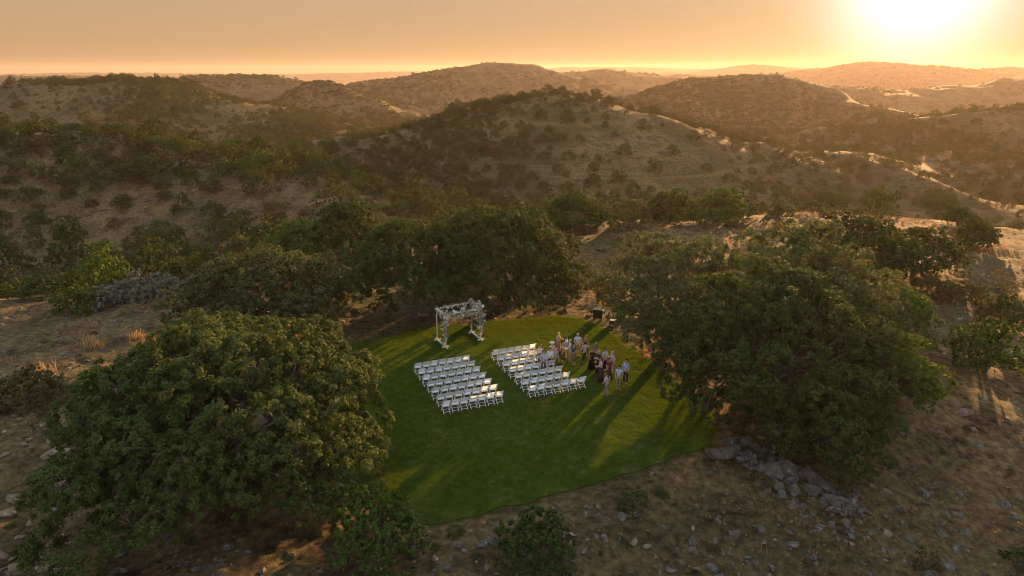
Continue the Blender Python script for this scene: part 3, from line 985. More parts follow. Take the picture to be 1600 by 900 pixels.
for _ in range(90):
    t_ = r.random()
    p = on_ground(1135 + 215 * t_ + r.normal() * 12, 698 + 108 * t_ + r.normal() * 11)
    s = r.uniform(0.12, 0.34)
    o = put_rock(p, s, 'small broken grey rock among the outcrop boulders', 'small broken rocks of the outcrop', ROCKS, 0.1)
    o.rotation_euler = r.uniform(-1.3, 1.3, 3)
# small stones, uncounted
n = 22000
q = np.stack([r.uniform(-46, 80, n), 18 + 95 * r.random(n) ** 1.7], 1)
dn = fbm(q[:, 0] / 5, q[:, 1] / 5, 3, 71)
k = (poly_sd(LAWN, q[:, 0], q[:, 1]) > 0.6) & (r.random(n) < np.clip((dn - 0.42) * 5, 0, 1)) & (poly_sd(PLATEAU, q[:, 0], q[:, 1]) < 4)
q = q[k]
n = len(q)
sz = 0.05 + 0.20 * r.random(n) ** 3.2
scatter('gravel', np.stack([q[:, 0], q[:, 1], height(q[:, 0], q[:, 1]) + sz * 0.1], 1), r.uniform(0, 6.28, (n, 3)) * np.array([0.1, 0.1, 1]),
        np.stack([sz, sz, sz], 1) * r.uniform(0.7, 1.3, (n, 3)), r.integers(0, 11, n), ROCKS + ROCKS_T, 'small loose stones strewn over the bare ground')

# ------------------------------------------------------------------ grass
def tuft_mesh(name, seed, mat, n, hgt, spread, width):
    q = np.random.default_rng(seed)
    V, F = [], []
    for i in range(n):
        a = q.uniform(0, 6.28)
        b = np.array([q.normal() * spread, q.normal() * spread, 0])
        h = hgt * q.uniform(0.55, 1.2)
        tip = b + np.array([math.cos(a), math.sin(a), 0]) * h * q.uniform(0.1, 0.6) + np.array([0, 0, h])
        w = np.array([-math.sin(a), math.cos(a), 0]) * width * 0.5
        m = (b + tip) / 2 + np.array([0, 0, h * 0.12])
        k = len(V)
        V += [b - w, b + w, m + w * 0.8, m - w * 0.8, tip]
        F += [(k, k + 1, k + 2, k + 3), (k + 3, k + 2, k + 4, k + 4)]
    quads = [f for f in F if len(set(f)) == 4]
    tris = [f[:3] for f in F if len(set(f)) == 3]
    me = bpy.data.meshes.new(name)
    me.from_pydata([tuple(x) for x in V], [], quads + tris)
    me.materials.append(mat)
    return me
LAWN_T = [tuft_mesh('lawn_tuft_%d' % i, 700 + i, M['grass'], 26, 0.055, 0.085, 0.014) for i in range(5)]
n = 46000
q = np.stack([r.uniform(-14, 12.6, n), r.uniform(27, 56.2, n)], 1)
sd_ = poly_sd(LAWN_EDGE, q[:, 0], q[:, 1])
q = q[(sd_ < -0.02) | (r.random(n) < 0.55 * np.exp(-np.maximum(sd_, 0) / 0.22))]
n = len(q)
lush = fbm(q[:, 0] / 2.2, q[:, 1] / 2.2, 4, 81)
sz = 0.6 + lush * 0.8 * r.uniform(0.7, 1.4, n)
scatter('grass', np.stack([q[:, 0], q[:, 1], np.where(poly_sd(LAWN_EDGE, q[:, 0], q[:, 1]) < 0, 0.0, height(q[:, 0], q[:, 1]))], 1), np.stack([np.zeros(n), np.zeros(n), r.uniform(0, 6.28, n)], 1),
        np.stack([np.full(n, 1.15), np.full(n, 1.15), sz], 1), r.integers(0, 5, n), LAWN_T, 'short green blades of the lawn')
STRAW_T = [tuft_mesh('straw_tuft_%d' % i, 720 + i, M['straw'], 22, 0.26, 0.09, 0.022) for i in range(4)] + \
          [tuft_mesh('brush_tuft_%d' % i, 730 + i, M['dry'], 26, 0.36, 0.14, 0.03) for i in range(2)]
n = 60000
q = np.stack([r.uniform(-70, 100, n), 16 + 110 * r.random(n) ** 1.5], 1)
dn = fbm(q[:, 0] / 9, q[:, 1] / 9, 4, 91)
k = (poly_sd(LAWN, q[:, 0], q[:, 1]) > 0.25) & (r.random(n) < np.clip((dn - 0.43) * 5, 0.02, 1)) & (np.abs(q[:, 0]) < q[:, 1] * 0.85 + 4)
q = q[k]
n = len(q)
sz = r.uniform(0.4, 1.15, n) * np.where(r.random(n) < 0.06, 1.7, 1.0)
sz *= np.where((q[:, 0] + 3.2) * 0.452 - (q[:, 1] - 27.2) * 0.892 > 0, 0.55, 1.0)
scatter('dry_grass', np.stack([q[:, 0], q[:, 1], height(q[:, 0], q[:, 1]) - 0.02], 1), np.stack([np.zeros(n), np.zeros(n), r.uniform(0, 6.28, n)], 1),
        np.stack([sz, sz, sz], 1), r.integers(0, 6, n), STRAW_T, 'dry straw-coloured grass tufts on the open ground')
n = 1500
q = np.stack([r.uniform(-46, 70, n), 17 + 85 * r.random(n) ** 1.3], 1)
q = q[(poly_sd(LAWN, q[:, 0], q[:, 1]) > 0.4) & (fbm(q[:, 0] / 6, q[:, 1] / 6, 3, 95) > 0.47)]
n = len(q)
sz = 0.16 + 0.34 * r.random(n) ** 2
wp = PROTO['olive'] + PROTO['shrub'] + [shrub_mesh('dry_weed_%d' % i, 1.0, 1.0, 760 + i, M['dry'], n_clump=14, per=260, leaf=0.2, clump=0.3)[0] for i in range(2)]
scatter('weeds', np.stack([q[:, 0], q[:, 1], height(q[:, 0], q[:, 1]) - 0.05], 1), np.stack([np.zeros(n), np.zeros(n), r.uniform(0, 6.28, n)], 1),
        np.stack([sz, sz, sz * 0.7], 1), r.integers(0, len(wp), n), wp, 'low dry weeds and dwarf scrub on the bare ground')
# tall golden tufts beside the scrub mound at the left
for (u, v, s) in [(72, 588, 1.6), (88, 596, 1.3), (60, 580, 1.2), (143, 542, 1.5), (152, 545, 1.1), (212, 530, 1.1), (5, 572, 1.3)]:
    o = obj('grass_tuft', tuft_mesh('grass_tuft', int(u), M['straw'], 90, 0.85, 0.35, 0.035), None, None, on_ground(u, v))
    o.scale = (s * 0.75, s * 0.75, s * 0.75)
    tag(o, '%s golden tuft of dry grass %s' % ('tall' if s > 1.2 else 'short', 'behind the scrub mound on the left slope' if u < 100 else 'on the left slope behind the huge oak'),
        'grass tuft', '%s golden tufts %s' % ('tall' if s > 1.2 else 'short', 'by the mound' if u < 100 else 'behind the huge oak'))

# ------------------------------------------------------------------ fallen wood
def log(pts, rad, mat, label):
    o = MB().tube(pts, rad, 8).build('fallen_log', mat, None, 0, True)
    return tag(o, label, 'log')
a, b = on_ground(503, 514), on_ground(538, 507)
log([a + [0, 0, 0.12], (a + b) / 2 + [0, 0.1, 0.2], b + [0, 0, 0.28]], [0.13, 0.16, 0.12], M['deadwood'], 'pale fallen log under the grey-green oak')
a, b = on_ground(826, 462), on_ground(850, 456)
log([a + [0, 0, 0.35], (a + b) / 2 + [0, 0.1, 0.42], b + [0, 0, 0.5]], [0.17, 0.16, 0.12], M['bark'], 'dark broken limb lying behind the tall dense oak')

# ------------------------------------------------------------------ chairs
M['resin'] = plain('white_resin', (0.84, 0.84, 0.85), 0.35, 0.04, 8, 0.5)
M['pad'] = plain('white_vinyl_pad', (0.74, 0.74, 0.73), 0.45, 0.05, 8, 0.4)
def make_chair():
    t = obj('folding_chair', None)
    w = 0.215
    for s in (-1, 1):
        MB().bar((s * w, -0.235, 0.80), (s * w, 0.19, 0.0), 0.026, 0.045).build('front_leg', M['resin'], t, 0.005)
        MB().bar((s * (w - 0.035), 0.13, 0.43), (s * (w - 0.035), -0.24, 0.0), 0.024, 0.040).build('rear_leg', M['resin'], t, 0.005)
    # slightly bowed back panel made of three facets
    bm = bmesh.new()
    xs = [-w - 0.013, -0.12, 0, 0.12, w + 0.013]
    rows = []
    for z, y in ((0.525, -0.098), (0.56, -0.122), (0.785, -0.245), (0.825, -0.262)):
        rows.append([bm.verts.new((x, y - 0.022 * (1 - (x / 0.228) ** 2), z)) for x in xs])
    for A, B in zip(rows, rows[1:]):
        for i in range(len(xs) - 1):
            bm.faces.new((A[i], A[i + 1], B[i + 1], B[i]))
    bmesh.ops.solidify(bm, geom=list(bm.faces), thickness=0.022)
    bmesh.ops.recalc_face_normals(bm, faces=list(bm.faces))
    me = bpy.data.meshes.new('backrest')
    bm.to_mesh(me); bm.free()
    obj('backrest', me, M['resin'], t)
    MB().bar((-w, -0.055, 0.475), (w, -0.055, 0.475), 0.02, 0.035).build('back_rail', M['resin'], t)
    st = MB().box((0, 0.03, 0.432), (0.40, 0.40, 0.028)).build('seat', M['resin'], t, 0.008)
    MB().box((0, 0.035, 0.458), (0.37, 0.36, 0.030)).build('pad', M['pad'], st, 0.012)
    MB().bar((-w, 0.13, 0.11), (w, 0.13, 0.11), 0.018, 0.026).build('front_rung', M['resin'], t)
    MB().bar((-w + 0.035, -0.165, 0.09), (w - 0.035, -0.165, 0.09), 0.018, 0.03).build('rear_rung', M['resin'], t)
    return t
def copy_tree(o, parent=None):
    c = o.copy()
    COL.objects.link(c)
    c.parent = parent
    for ch in o.children:
        copy_tree(ch, c)
    return c
chair0 = make_chair()
used = False
ORD = ['first', 'second', 'third', 'fourth', 'fifth', 'sixth', 'seventh']
rc = random.Random(5)
ROW = np.array([math.cos(R(22.3)), math.sin(R(22.3))])
FWD = np.array([-math.sin(R(22.3)), math.cos(R(22.3))])
def put_chair(x, y, a, label, group):
    global used
    c = copy_tree(chair0) if used else chair0
    used = True
    c.location = (x, y, 0.01)
    c.scale = (1.09, 1.09, 1.09)
    c.rotation_euler = (0, 0, a)
    tag(c, label, 'chair', group)
NLl, FLl, NRl = np.array([-4.30, 38.2]), np.array([-6.75, 43.95]), np.array([-0.72, 39.65])
NLr, FLr = np.array([1.05, 40.35]), np.array([-1.45, 46.3])
for blk, (near, far) in enumerate(((NLl, FLl), (NLr, FLr))):
    for row in range(7):                                 # row 0 is nearest the arch
        p0 = far + (near - far) * row / 6
        nseat = 7 if blk == 0 or row == 6 else 6
        for c in range(nseat):
            pos = p0 + ROW * (c * 0.585 + 0.24) + np.array([rc.uniform(-.015, .015), rc.uniform(-.025, .025)])
            if blk == 1 and row == 6 and c == 6: pos = pos + ROW * 0.06
            aisle = (nseat - 1 - c) if blk == 0 else c
            put_chair(pos[0], pos[1], R(22.3) + rc.uniform(-0.035, 0.035),
                      'white folding chair, %s from the aisle, %s row from the arch, block %s' % (ORD[aisle], ORD[row], 'away from guests' if blk == 0 else 'beside standing guests'),
                      'white folding chairs in two blocks')

# ------------------------------------------------------------------ flower arch
M['white_wood'] = plain('white_painted_wood', (0.70, 0.68, 0.64), 0.55, 0.08, 4)
M['drape'] = plain('ivory_drape', (0.74, 0.70, 0.64), 0.85, 0.06, 4, 0.1)
M['eucalyptus'] = leafy('eucalyptus_leaves', (0.09, 0.14, 0.08), (0.24, 0.30, 0.20), 0.2)
M['petal_white'] = plain('white_petals', (0.86, 0.80, 0.70), 0.6, 0.08, 12, 0.2)
M['petal_blush'] = plain('blush_petals', (0.72, 0.50, 0.36), 0.6, 0.15, 12, 0.2)
arch = obj('flower_arch', None)
A1, A2 = np.array([-5.80, 50.15]), np.array([-5.02, 48.72])       # left frame, back and front foot
A3, A4 = np.array([-3.22, 51.75]), np.array([-2.42, 50.20])       # right frame
arch.location = (-4.1, 50.2, 0.01)
O2 = np.array([-4.1, 50.2])
HA = 2.55
def L3(p, z): return Vector((p[0] - O2[0], p[1] - O2[1], z))
for p in (A1, A2, A3, A4):
    MB().bar(L3(p, 0.05), L3(p, HA), 0.075, 0.075).build('post', M['white_wood'], arch, 0.01)
for a, b in ((A1, A2), (A3, A4)):
    d = (b - a) / np.linalg.norm(b - a)
    sk = MB().bar(L3(a - d * 0.3, 0.06), L3(b + d * 0.3, 0.06), 0.16, 0.10).build('base_rail', M['white_wood'], arch, 0.01)
    n2 = np.array([-d[1], d[0]])
    for e in (a, b):
        MB().bar(L3(e - n2 * 0.28, 0.04), L3(e + n2 * 0.28, 0.04), 0.14, 0.08).build('foot', M['white_wood'], sk, 0.01)
for a, b in ((A1, A2), (A3, A4), (A1, A3), (A2, A4)):
    d = (b - a) / np.linalg.norm(b - a)
    MB().bar(L3(a - d * 0.12, HA + 0.047), L3(b + d * 0.12, HA + 0.047), 0.085, 0.085).build('beam', M['white_wood'], arch, 0.01)
# cloth wound round the posts and hung at the front corners
def drape(path, w, seed):
    q = random.Random(seed)
    bm = bmesh.new()
    prev = None
    for i, (c, dx) in enumerate(path):
        c = Vector(c)
        ring = []
        for k in range(9):
            t = k / 8 - 0.5
            ring.append(bm.verts.new(c + Vector(dx) * (t * w * (0.7 + 0.3 * math.sin(i * 1.3))) + Vector((0, 0.05 * math.sin(k * 2.1 + i * 0.4), q.uniform(-.02, .02)))))
        if prev:
            for k in range(8): bm.faces.new((prev[k], prev[k + 1], ring[k + 1], ring[k]))
        prev = ring
    bmesh.ops.solidify(bm, geom=list(bm.faces), thickness=0.012)
    me = bpy.data.meshes.new('drape')
    bm.to_mesh(me); bm.free()
    return me
for s_, (p, ww) in enumerate(((A2, 0.28), (A4, 0.34), (A3, 0.2))):
    path = [((*(p - O2 + np.array([0.05 * math.sin(k), -0.09])), HA - 0.05 - k * 0.17), (0.92, 0.38, 0)) for k in range(13)]
    obj('drape', drape(path, ww, s_), M['drape'], arch)
sag = []
for k in range(15):
    t = k / 14
    p = A2 + (A4 - A2) * t - O2
    sag.append(((p[0], p[1] - 0.06, HA - 0.02 - 0.34 * math.sin(math.pi * t)), (0, 0.15, 1)))
obj('swag', drape(sag, 0.22, 9), M['drape'], arch)
# flowers and greenery along the beams and down two posts
qa = np.random.default_rng(77)
spots = []
def along(a, za, b, zb, n, spread):
    for _ in range(n):
        t = qa.random()
        p = a + (b - a) * t - O2
        spots.append(np.array([p[0], p[1], za + (zb - za) * t]) + qa.normal(size=3) * spread)
along(A1, HA, A2, HA, 40, 0.11); along(A2, HA + .05, A4, HA + .05, 90, 0.13); along(A1, HA, A3, HA, 40, 0.1); along(A3, HA + .05, A4, HA + .1, 60, 0.14)
along(A2, HA, A2, 1.5, 45, 0.15); along(A2, 1.5, A2, 0.4, 16, 0.1); along(A4, HA + .1, A4, 1.2, 70, 0.17); along(A4, 1.2, A4, 0.6, 14, 0.11)
spots = np.array(spots)
lv = np.repeat(spots, 5, 0) + qa.normal(size=(len(spots) * 5, 3)) * 0.09
nn = unit(len(lv), qa)
g = obj('greenery', leaf_mesh('greenery', lv, nn, qa.uniform(0.09, 0.2, len(lv)), qa, M['eucalyptus'], 0.4), None, arch)
def blossom_mesh(name, seed):
    """a rose: three nested whorls of cupped petals"""
    q = random.Random(seed)
    bm = bmesh.new()
    for ring, (n, rad, h, tilt) in enumerate(((6, 1.0, 0.15, 0.9), (5, 0.65, 0.35, 0.5), (4, 0.34, 0.5, 0.25))):
        for k in range(n):
            a = 2 * math.pi * (k + 0.5 * ring) / n
            c, s = math.cos(a), math.sin(a)
            w = rad * 0.62
            P = [(0.12 * rad, -w * 0.4, 0), (0.12 * rad, w * 0.4, 0), (rad * 0.75, w, h), (rad * (0.8 + tilt * .25), 0, h * 1.25), (rad * 0.75, -w, h)]
            vs = [bm.verts.new((x * c - y * s, x * s + y * c, z)) for x, y, z in P]
            bm.faces.new(vs)
    me = bpy.data.meshes.new(name)
    bm.to_mesh(me); bm.free()
    return me
BL = [blossom_mesh('blossom_%d' % i, i) for i in range(2)]
BL[0].materials.append(M['petal_white']); BL[1].materials.append(M['petal_blush'])
for i, p in enumerate(spots[qa.permutation(len(spots))[:300]]):
    o = obj('blossom', BL[1 if qa.random() < 0.22 else 0], None, g)
    o.location = p + qa.normal(size=3) * 0.05
    o.rotation_euler = qa.uniform(-1.4, 1.4, 3)
    s = qa.uniform(0.07, 0.125)
    o.scale = (s, s, s)
tag(arch, 'white four-post wedding arch hung with flowers and greenery on the lawn', 'arch')

# ------------------------------------------------------------------ equipment at the edge of the lawn
M['black_plastic'] = plain('black_plastic', (0.018, 0.018, 0.017), 0.5, 0.2, 8)
M['dark_canvas'] = plain('dark_green_canvas', (0.035, 0.042, 0.030), 0.85, 0.2, 8)
M['steel'] = plain('grey_steel', (0.45, 0.45, 0.44), 0.4, 0.1, 8)
M['pale_board'] = plain('pale_board', (0.62, 0.52, 0.40), 0.7, 0.1, 8)
p = on_ground(934, 499)
cart = obj('equipment_cart', None, None, None, p, R(-14))
MB().box((0, 0, 0.52), (0.82, 0.55, 0.72)).build('body', M['dark_canvas'], cart, 0.03)
MB().box((0, 0, 0.905), (0.86, 0.59, 0.05)).build('lid', M['black_plastic'], cart, 0.01)
for s in (-1, 1):
    w = MB().tube([(s * 0.46, 0.1, 0.62), (s * 0.60, 0.1, 0.62)], 0.15, 14).build('side_drum', M['black_plastic'], cart)
    MB().tube([(s * 0.41, 0.1, 0.62), (s * 0.46, 0.1, 0.62)], 0.05, 8).build('hub', M['steel'], w)
    for yy in (-0.2, 0.2):
        MB().tube([(s * 0.33 - 0.03, yy, 0.08), (s * 0.33 + 0.03, yy, 0.08)], 0.08, 12).build('caster', M['black_plastic'], cart)
MB().tube([(-0.36, 0.25, 0.9), (-0.40, 0.34, 1.15), (-0.1, 0.38, 1.2), (-0.02, 0.25, 0.93)], 0.022, 6).build('handle', M['steel'], cart)
tag(cart, 'dark boxy equipment cart standing at the edge behind the guests', 'cart')
p = on_ground(958, 508)
box = obj('speaker_box', None, None, None, p, R(-10))
MB().box((0, 0, 0.24), (0.62, 0.42, 0.36)).build('cabinet', M['black_plastic'], box, 0.02)
MB().box((0, 0.0, 0.435), (0.56, 0.38, 0.03)).build('top_panel', M['pale_board'], box, 0.004)
MB().box((0, -0.215, 0.09), (0.46, 0.03, 0.05)).build('front_strip', M['petal_white'], box)
for s in (-1, 1):
    MB().box((s * 0.22, 0, 0.03), (0.06, 0.38, 0.06)).build('foot', M['black_plastic'], box)
tag(box, 'low black box with a pale top beside the equipment cart', 'box')

# ------------------------------------------------------------------ people
def skin_mesh(name, verts, edges, radii, mat, parent, root=0, level=1):
    me = bpy.data.meshes.new(name)
    me.from_pydata(verts, edges, [])
    o = obj(name, me, mat, parent)
    md = o.modifiers.new('Skin', 'SKIN')
    md.use_smooth_shade = True
    sv = me.skin_vertices[0].data
    for i, rd in enumerate(radii):
        sv[i].radius = (rd, rd)
        sv[i].use_root = (i == root)
    sb = o.modifiers.new('Subdivision', 'SUBSURF')
    sb.levels = sb.render_levels = level
    return o

M['skin_a'] = plain('skin_light', (0.52, 0.33, 0.24), 0.6, 0.06, 6)
M['skin_b'] = plain('skin_tan', (0.36, 0.21, 0.14), 0.6, 0.06, 6)
CLOTH = {}
def cloth(c):
    if c not in CLOTH:
        CLOTH[c] = plain('cloth_%d' % len(CLOTH), c, 0.9, 0.18, 14, 0.1)
    return CLOTH[c]
HAIR = {k: plain('hair_' + k, c, 0.6, 0.25, 20) for k, c in dict(brown=(0.07, 0.04, 0.025), dark=(0.018, 0.014, 0.012), blonde=(0.42, 0.28, 0.13), grey=(0.4, 0.38, 0.36)).items()}
M['eye'] = plain('eye', (0.05, 0.04, 0.035), 0.3, 0.1)
M['lip'] = plain('lip', (0.40, 0.17, 0.14), 0.5, 0.1)

def person(loc, face, hgt, label, top, bottom, hair='brown', style='trousers', sleeves='short', arms=((0.06, 0.1), (0.06, 0.1)), stance=0.0, skin='skin_a', lean=0.0, hat=None, long_hair=False, holds=None):
    """arms: per side (how far the elbow is raised sideways, how far the forearm bends forward 0..1)"""
    root = obj('person', None, None, None, loc, face)
    k = hgt / 1.75
    def S(p): return (p[0] * k, (p[1] + lean * max(0, p[2] - 0.9)) * k, p[2] * k)
    V, E, Rd = [], [], []
    def add(p, rd, par=None):
        V.append(S(p)); Rd.append(rd * k)
        if par is not None: E.append((par, len(V) - 1))
        return len(V) - 1
    pel = add((0, 0, 0.95), 0.125)
    sp = add((0, 0, 1.12), 0.115, pel)
    ch = add((0, 0, 1.32), 0.132, sp)
    nk = add((0, 0.0, 1.475), 0.055, ch)
    hb = add((0, 0.02, 1.555), 0.068, nk)
    hm = add((0, 0.015, 1.64), 0.088, hb)
    add((0, 0.005, 1.725), 0.058, hm)
    add((0, 0.108, 1.615), 0.014, hm)                                   # nose
    for s in (-1, 1): add((s * 0.088, 0.0, 1.63), 0.016, hm)            # ears
    J = {}
    for s, (lift, bend) in ((-1, arms[0]), (1, arms[1])):
        sh = add((s * 0.165, 0, 1.415), 0.058, ch)
        el = (s * (0.205 + lift * 0.25), -0.02 + bend * 0.05, 1.135 + lift * 0.16)
        wr = (el[0] - s * 0.10 * bend, el[1] + 0.06 + 0.2 * bend, el[2] - 0.245 + 0.30 * bend)
        e_ = add(el, 0.042, sh)
        w_ = add(wr, 0.029, e_)
        d = np.array(wr) - np.array(el); d /= np.linalg.norm(d)
        pc = np.array(wr) + d * 0.07
        p_ = add(tuple(pc), 0.033, w_)
        side = np.cross(d, [s * 1.0, 0, 0]); side /= np.linalg.norm(side) + 1e-9
        for i, (off, ln) in enumerate(((-0.03, 0.062), (-0.010, 0.075), (0.011, 0.07), (0.031, 0.055))):
            b0 = pc + d * 0.035 + side * off
            f0 = add(tuple(b0), 0.0095, p_)
            f1 = add(tuple(b0 + d * ln * 0.55 + np.array([-s * 0.006, 0, 0])), 0.0085, f0)
            add(tuple(b0 + d * ln + np.array([-s * 0.022, 0, 0])), 0.007, f1)
        t0 = add(tuple(np.array(wr) + d * 0.035 - side * 0.042), 0.011, p_)
        add(tuple(np.array(wr) + d * 0.08 - side * 0.062 + np.array([-s * 0.012, 0, 0])), 0.009, t0)
        J[s] = (el, wr, pc)
    F_ = {}
    for s in (-1, 1):
        st = stance * s
        hp = add((s * 0.085, 0, 0.90), 0.088, pel)
        kn = (s * 0.10, 0.03 + st * 0.12, 0.50)
        an = (s * 0.105, -0.02 + st * 0.22, 0.085)
        a_ = add(kn, 0.058, hp); b_ = add(an, 0.04, a_)
        add((s * 0.115, an[1] + 0.07, 0.045), 0.042, b_)
        add((s * 0.125, an[1] + 0.16, 0.035), 0.034, len(V) - 1)
        F_[s] = (kn, an)
    skin_mesh('body', V, E, Rd, M[skin], root)
    # top
    V, E, Rd = [], [], []
    a0 = add((0, 0, 0.93 if style == 'trousers' else 1.02), 0.142)
    a1 = add((0, 0, 1.12), 0.135, a0)
    a2 = add((0, 0, 1.33), 0.150, a1)
    add((0, 0, 1.445), 0.075, a2)
    for s in (-1, 1):
        el, wr, _ = J[s]
        sh = add((s * 0.168, 0, 1.412), 0.074, a2)
        if sleeves == 'none': continue
        if sleeves == 'short':
            add(tuple(np.array((s * 0.168, 0, 1.412)) * 0.35 + np.array(el) * 0.65), 0.063, sh)
        else:
            e_ = add(el, 0.056, sh); add(tuple(np.array(el) * 0.12 + np.array(wr) * 0.88), 0.043, e_)
    skin_mesh('shirt' if style == 'trousers' else 'bodice', V, E, Rd, cloth(top), root)
    if style == 'trousers' or style == 'shorts':
        V, E, Rd = [], [], []
        p0 = add((0, 0, 0.99), 0.128); p1 = add((0, 0, 0.90), 0.130, p0)
        for s in (-1, 1):
            kn, an = F_[s]
            h_ = add((s * 0.088, 0, 0.86), 0.103, p1)
            k_ = add(kn, 0.074, h_)
            if style == 'trousers': add((an[0], an[1], 0.10), 0.062, k_)
        skin_mesh(style, V, E, Rd, cloth(bottom), root)
    else:
        hem = {'dress': 0.42, 'gown': 0.08}[style]
        bm = bmesh.new()
        rings = []
        for z, rx in ((1.06, 0.15), (0.95, 0.168), (0.80, 0.19), (0.6, 0.215), (hem, 0.25 if style == 'dress' else 0.30)):
            rings.append([bm.verts.new(S(((rx + 0.018 * math.sin(6 * t + z * 3)) * math.cos(t), (rx * 0.85 + 0.018 * math.sin(6 * t)) * math.sin(t), z)))
                          for t in [2 * math.pi * i / 24 for i in range(24)]])
        for A, B in zip(rings, rings[1:]):
            for i in range(24): bm.faces.new((A[i], B[i], B[(i + 1) % 24], A[(i + 1) % 24]))
        bmesh.ops.solidify(bm, geom=list(bm.faces), thickness=0.008)
        me = bpy.data.meshes.new('skirt')
        bm.to_mesh(me); bm.free()
        for q in me.polygons: q.use_smooth = True
        obj('skirt', me, cloth(bottom), root)
    # hair: a cap over the crown and back of the head, longer where the photo shows it
    bm = bmesh.new()
    bmesh.ops.create_icosphere(bm, subdivisions=3, radius=1.0)
    for v in list(bm.verts):
        v.co = Vector(S((v.co.x * 0.102, v.co.y * 0.112 - 0.008, 1.655 + v.co.z * 0.102)))
    cut = [v for v in bm.verts if v.co.y > S((0, 0.035, 1.6))[1] and v.co.z < 1.675 * k or v.co.z < 1.575 * k]
    bmesh.ops.delete(bm, geom=cut, context='VERTS')
    if long_hair:
        m = Matrix.Translation(Vector(S((0, -0.075, 1.50)))) @ Matrix.Diagonal((0.085 * k, 0.04 * k, 0.17 * k, 1))
        bmesh.ops.create_icosphere(bm, subdivisions=2, radius=1, matrix=m)
    me = bpy.data.meshes.new('hair')
    bm.to_mesh(me); bm.free()
    for q in me.polygons: q.use_smooth = True
    obj('hair', me, HAIR[hair], root)
    for s in (-1, 1):
        MB().ball(S((s * 0.034, 0.094, 1.645)), (0.012 * k, 0.008 * k, 0.008 * k)).build('eye', M['eye'], root)
        kn, an = F_[s]
        MB().ball(S((s * 0.12, an[1] + 0.085, 0.038)), (0.05 * k, 0.135 * k, 0.038 * k), 2).build('shoe', cloth((0.05, 0.035, 0.03)), root, 0, True)
    MB().box(S((0, 0.092, 1.575)), (0.045 * k, 0.012 * k, 0.012 * k)).build('mouth', M['lip'], root)
    if hat:
        MB().tube([S((0, 0, 1.70)), S((0, 0, 1.715))], 0.20 * k, 16).tube([S((0, 0, 1.716)), S((0, 0, 1.80))], [0.11 * k, 0.095 * k], 14).build('hat', cloth(hat), root)
    tag(root, label, 'person', 'guests standing on the lawn')
    if holds:
        el, wr, pc = J[1]
        w = MB().ball((0, 0, 0), (0.15, 0.15, 0.10), 2, 0.012).build('bouquet', cloth(holds), None, 0, True)
        w.matrix_world = Matrix.Translation(Vector(loc)) @ Matrix.Rotation(face, 4, 'Z') @ Matrix.Translation(Vector(S(pc)) + Vector((0, 0.03, -0.1)))
        tag(w, 'pale round bundle held by the guest in the white shirt', 'bouquet')
    return root

BLUE, WHITE, LILAC = (0.36, 0.44, 0.62), (0.66, 0.68, 0.74), (0.44, 0.38, 0.52)
KHAKI, NAVY, GREY = (0.27, 0.22, 0.15), (0.025, 0.028, 0.045), (0.20, 0.20, 0.22)
def pp(u, v): return tuple(at_z(u, v, 0.012))
H_, B_ = 0.55, 0.95
person(pp(977, 600), R(150), 1.82, 'guest in blue shirt and dark trousers at the outer end of the group', BLUE, NAVY, 'dark', sleeves='long', arms=((0.05, 0.5), (0.05, 0.1)))
person(pp(966, 609), R(160), 1.74, 'guest in pale blue shirt and khaki trousers, back to the camera', (0.45, 0.55, 0.74), KHAKI, 'dark', sleeves='short', arms=((0.25, 0.3), (0.1, 0.1)))
person(pp(948, 619), R(40), 1.66, 'guest in lilac top and grey trousers nearest the camera', (0.55, 0.47, 0.58), GREY, 'brown', sleeves='long', arms=((0.35, 0.3), (0.1, 0.2)), stance=0.5, long_hair=True)
person(pp(938, 596), R(100), 1.76, 'tall guest in grey-lilac top and long brown patterned skirt', (0.42, 0.38, 0.46), (0.13, 0.075, 0.075), 'brown', 'gown', 'short', arms=((0.2, 0.9), (0.1, 0.4)), long_hair=True)
person(pp(957, 584), R(120), 1.70, 'guest in mauve shirt and lilac trousers leaning forward', LILAC, (0.25, 0.19, 0.25), 'grey', sleeves='long', arms=((0.3, 0.6), (0.2, 0.5)), stance=0.6, lean=0.12)
person(pp(924, 577), R(200), 1.72, 'guest in black dress with a light belt, hand raised to her head', (0.02, 0.018, 0.02), (0.02, 0.018, 0.02), 'brown', 'gown', 'none', arms=((0.9, 1.0), (0.1, 0.2)), skin='skin_b', long_hair=True)
person(pp(935, 582), R(60), 1.68, 'blonde guest in black top in the middle of the group', (0.03, 0.03, 0.035), (0.06, 0.045, 0.045), 'blonde', 'gown', 'short', arms=((0.1, 0.7), (0.1, 0.6)), long_hair=True)
person(pp(944, 580), R(220), 1.76, 'guest in white-grey shirt and dark trousers behind the lilac pair', (0.50, 0.50, 0.56), NAVY, 'dark', sleeves='long', arms=((0.1, 0.6), (0.1, 0.1)))
person(pp(913, 567), R(30), 1.62, 'short guest in mauve top and dark trousers with folded hands', LILAC, (0.05, 0.045, 0.06), 'dark', sleeves='short', arms=((0.1, 0.8), (0.1, 0.8)))
person(pp(914, 558), R(170), 1.70, 'guest in rust brown top facing away at the rear of the group', (0.26, 0.12, 0.07), (0.10, 0.07, 0.05), 'brown', 'dress', 'short', long_hair=True)
person(pp(902, 557), R(180), 1.84, 'tall guest in pale blue shirt and khaki shorts at the rear', (0.48, 0.56, 0.70), KHAKI, 'grey', 'shorts', 'short', arms=((0.15, 0.5), (0.15, 0.5)))
person(pp(890, 565), R(80), 1.74, 'guest in white shirt and light trousers holding a round bundle', WHITE, (0.34, 0.30, 0.24), 'blonde', sleeves='short', arms=((0.15, 0.4), (0.15, 0.5)), holds=(0.75, 0.72, 0.70))
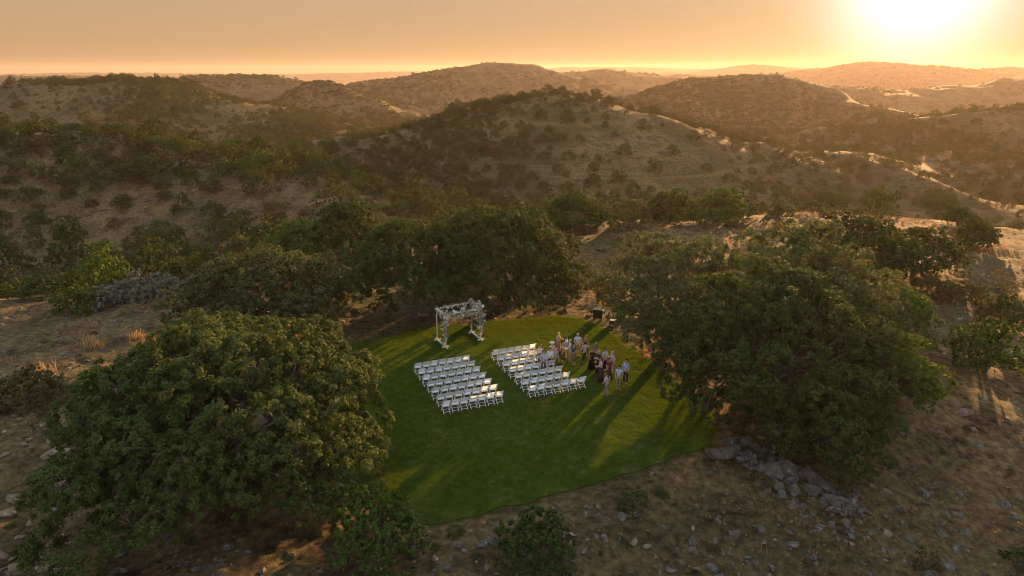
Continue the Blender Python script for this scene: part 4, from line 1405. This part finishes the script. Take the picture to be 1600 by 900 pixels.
person(pp(884, 560), R(250), 1.74, 'guest in light blue shirt with a bent elbow beside the white shirt', (0.52, 0.56, 0.70), (0.42, 0.30, 0.22), 'brown', sleeves='short', arms=((0.5, 0.6), (0.1, 0.2)))
person(pp(872, 552), R(240), 1.68, 'guest in dusty pink patterned dress at the front of the group', (0.48, 0.32, 0.34), (0.40, 0.24, 0.26), 'blonde', 'gown', 'short', arms=((0.3, 0.8), (0.1, 0.2)), long_hair=True)
person(pp(862, 568), R(200), 1.66, 'guest in pink top with a pale hat at the end of the chair rows', (0.62, 0.46, 0.50), (0.22, 0.19, 0.15), 'grey', sleeves='short', hat=(0.70, 0.62, 0.58))
person(pp(859, 578), R(170), 1.70, 'guest in white shirt and black trousers between the chair rows', WHITE, (0.02, 0.02, 0.025), 'dark', sleeves='long', arms=((0.1, 0.5), (0.1, 0.2)))
person(pp(868, 576), R(210), 1.58, 'short guest in pale green top beside the chair rows', (0.38, 0.40, 0.30), (0.12, 0.12, 0.10), 'grey', sleeves='short')
person(pp(849, 583), R(190), 1.72, 'guest in blue-grey shirt standing among the chairs', (0.42, 0.45, 0.56), (0.10, 0.10, 0.13), 'brown', sleeves='long', arms=((0.2, 0.6), (0.1, 0.3)))
person(pp(844, 572), R(160), 1.64, 'guest in cream top standing in the second chair row', (0.62, 0.56, 0.50), (0.30, 0.26, 0.24), 'brown', 'dress', 'short', long_hair=True)
person(pp(896, 571), R(130), 1.70, 'guest in navy top and tan skirt in front of the white shirt', (0.05, 0.06, 0.12), (0.30, 0.23, 0.16), 'brown', 'dress', 'short', arms=((0.1, 0.6), (0.2, 0.3)), long_hair=True)
person(pp(930, 567), R(250), 1.78, 'guest in grey jacket behind the black dress', (0.16, 0.16, 0.18), (0.05, 0.05, 0.06), 'dark', sleeves='long', arms=((0.1, 0.4), (0.1, 0.1)))
person(pp(951, 594), R(200), 1.64, 'guest in plum dress between the mauve and khaki guests', (0.16, 0.05, 0.09), (0.16, 0.05, 0.09), 'dark', 'gown', 'short', arms=((0.2, 0.5), (0.1, 0.3)), long_hair=True)
person(pp(879, 568), R(110), 1.60, 'short guest in olive dress next to the end chairs', (0.16, 0.16, 0.08), (0.16, 0.16, 0.08), 'blonde', 'dress', 'none', arms=((0.1, 0.3), (0.3, 0.6)))

# ------------------------------------------------------------------ haze
HM, hnt, _b = mat_new('hazy_air')
hnt.nodes.remove(_b)
pv = N(hnt, 'ShaderNodeVolumePrincipled')
pv.inputs['Color'].default_value = (0.82, 0.66, 0.55, 1)
pv.inputs['Density'].default_value = 0.000085
pv.inputs['Anisotropy'].default_value = 0.42
hnt.links.new(pv.outputs[0], hnt.nodes['Material Output'].inputs['Volume'])
zmin, zmax = float(TZ.min()) - 1.0, max(float(TZ.max()) + 8.0, CAMZ + 12.0)
hz = MB().box((0, 0, (zmin + zmax) / 2), (12600, 12600, zmax - zmin)).build('haze', HM)
tag(hz, 'warm evening haze filling the valleys', None, None, 'stuff')
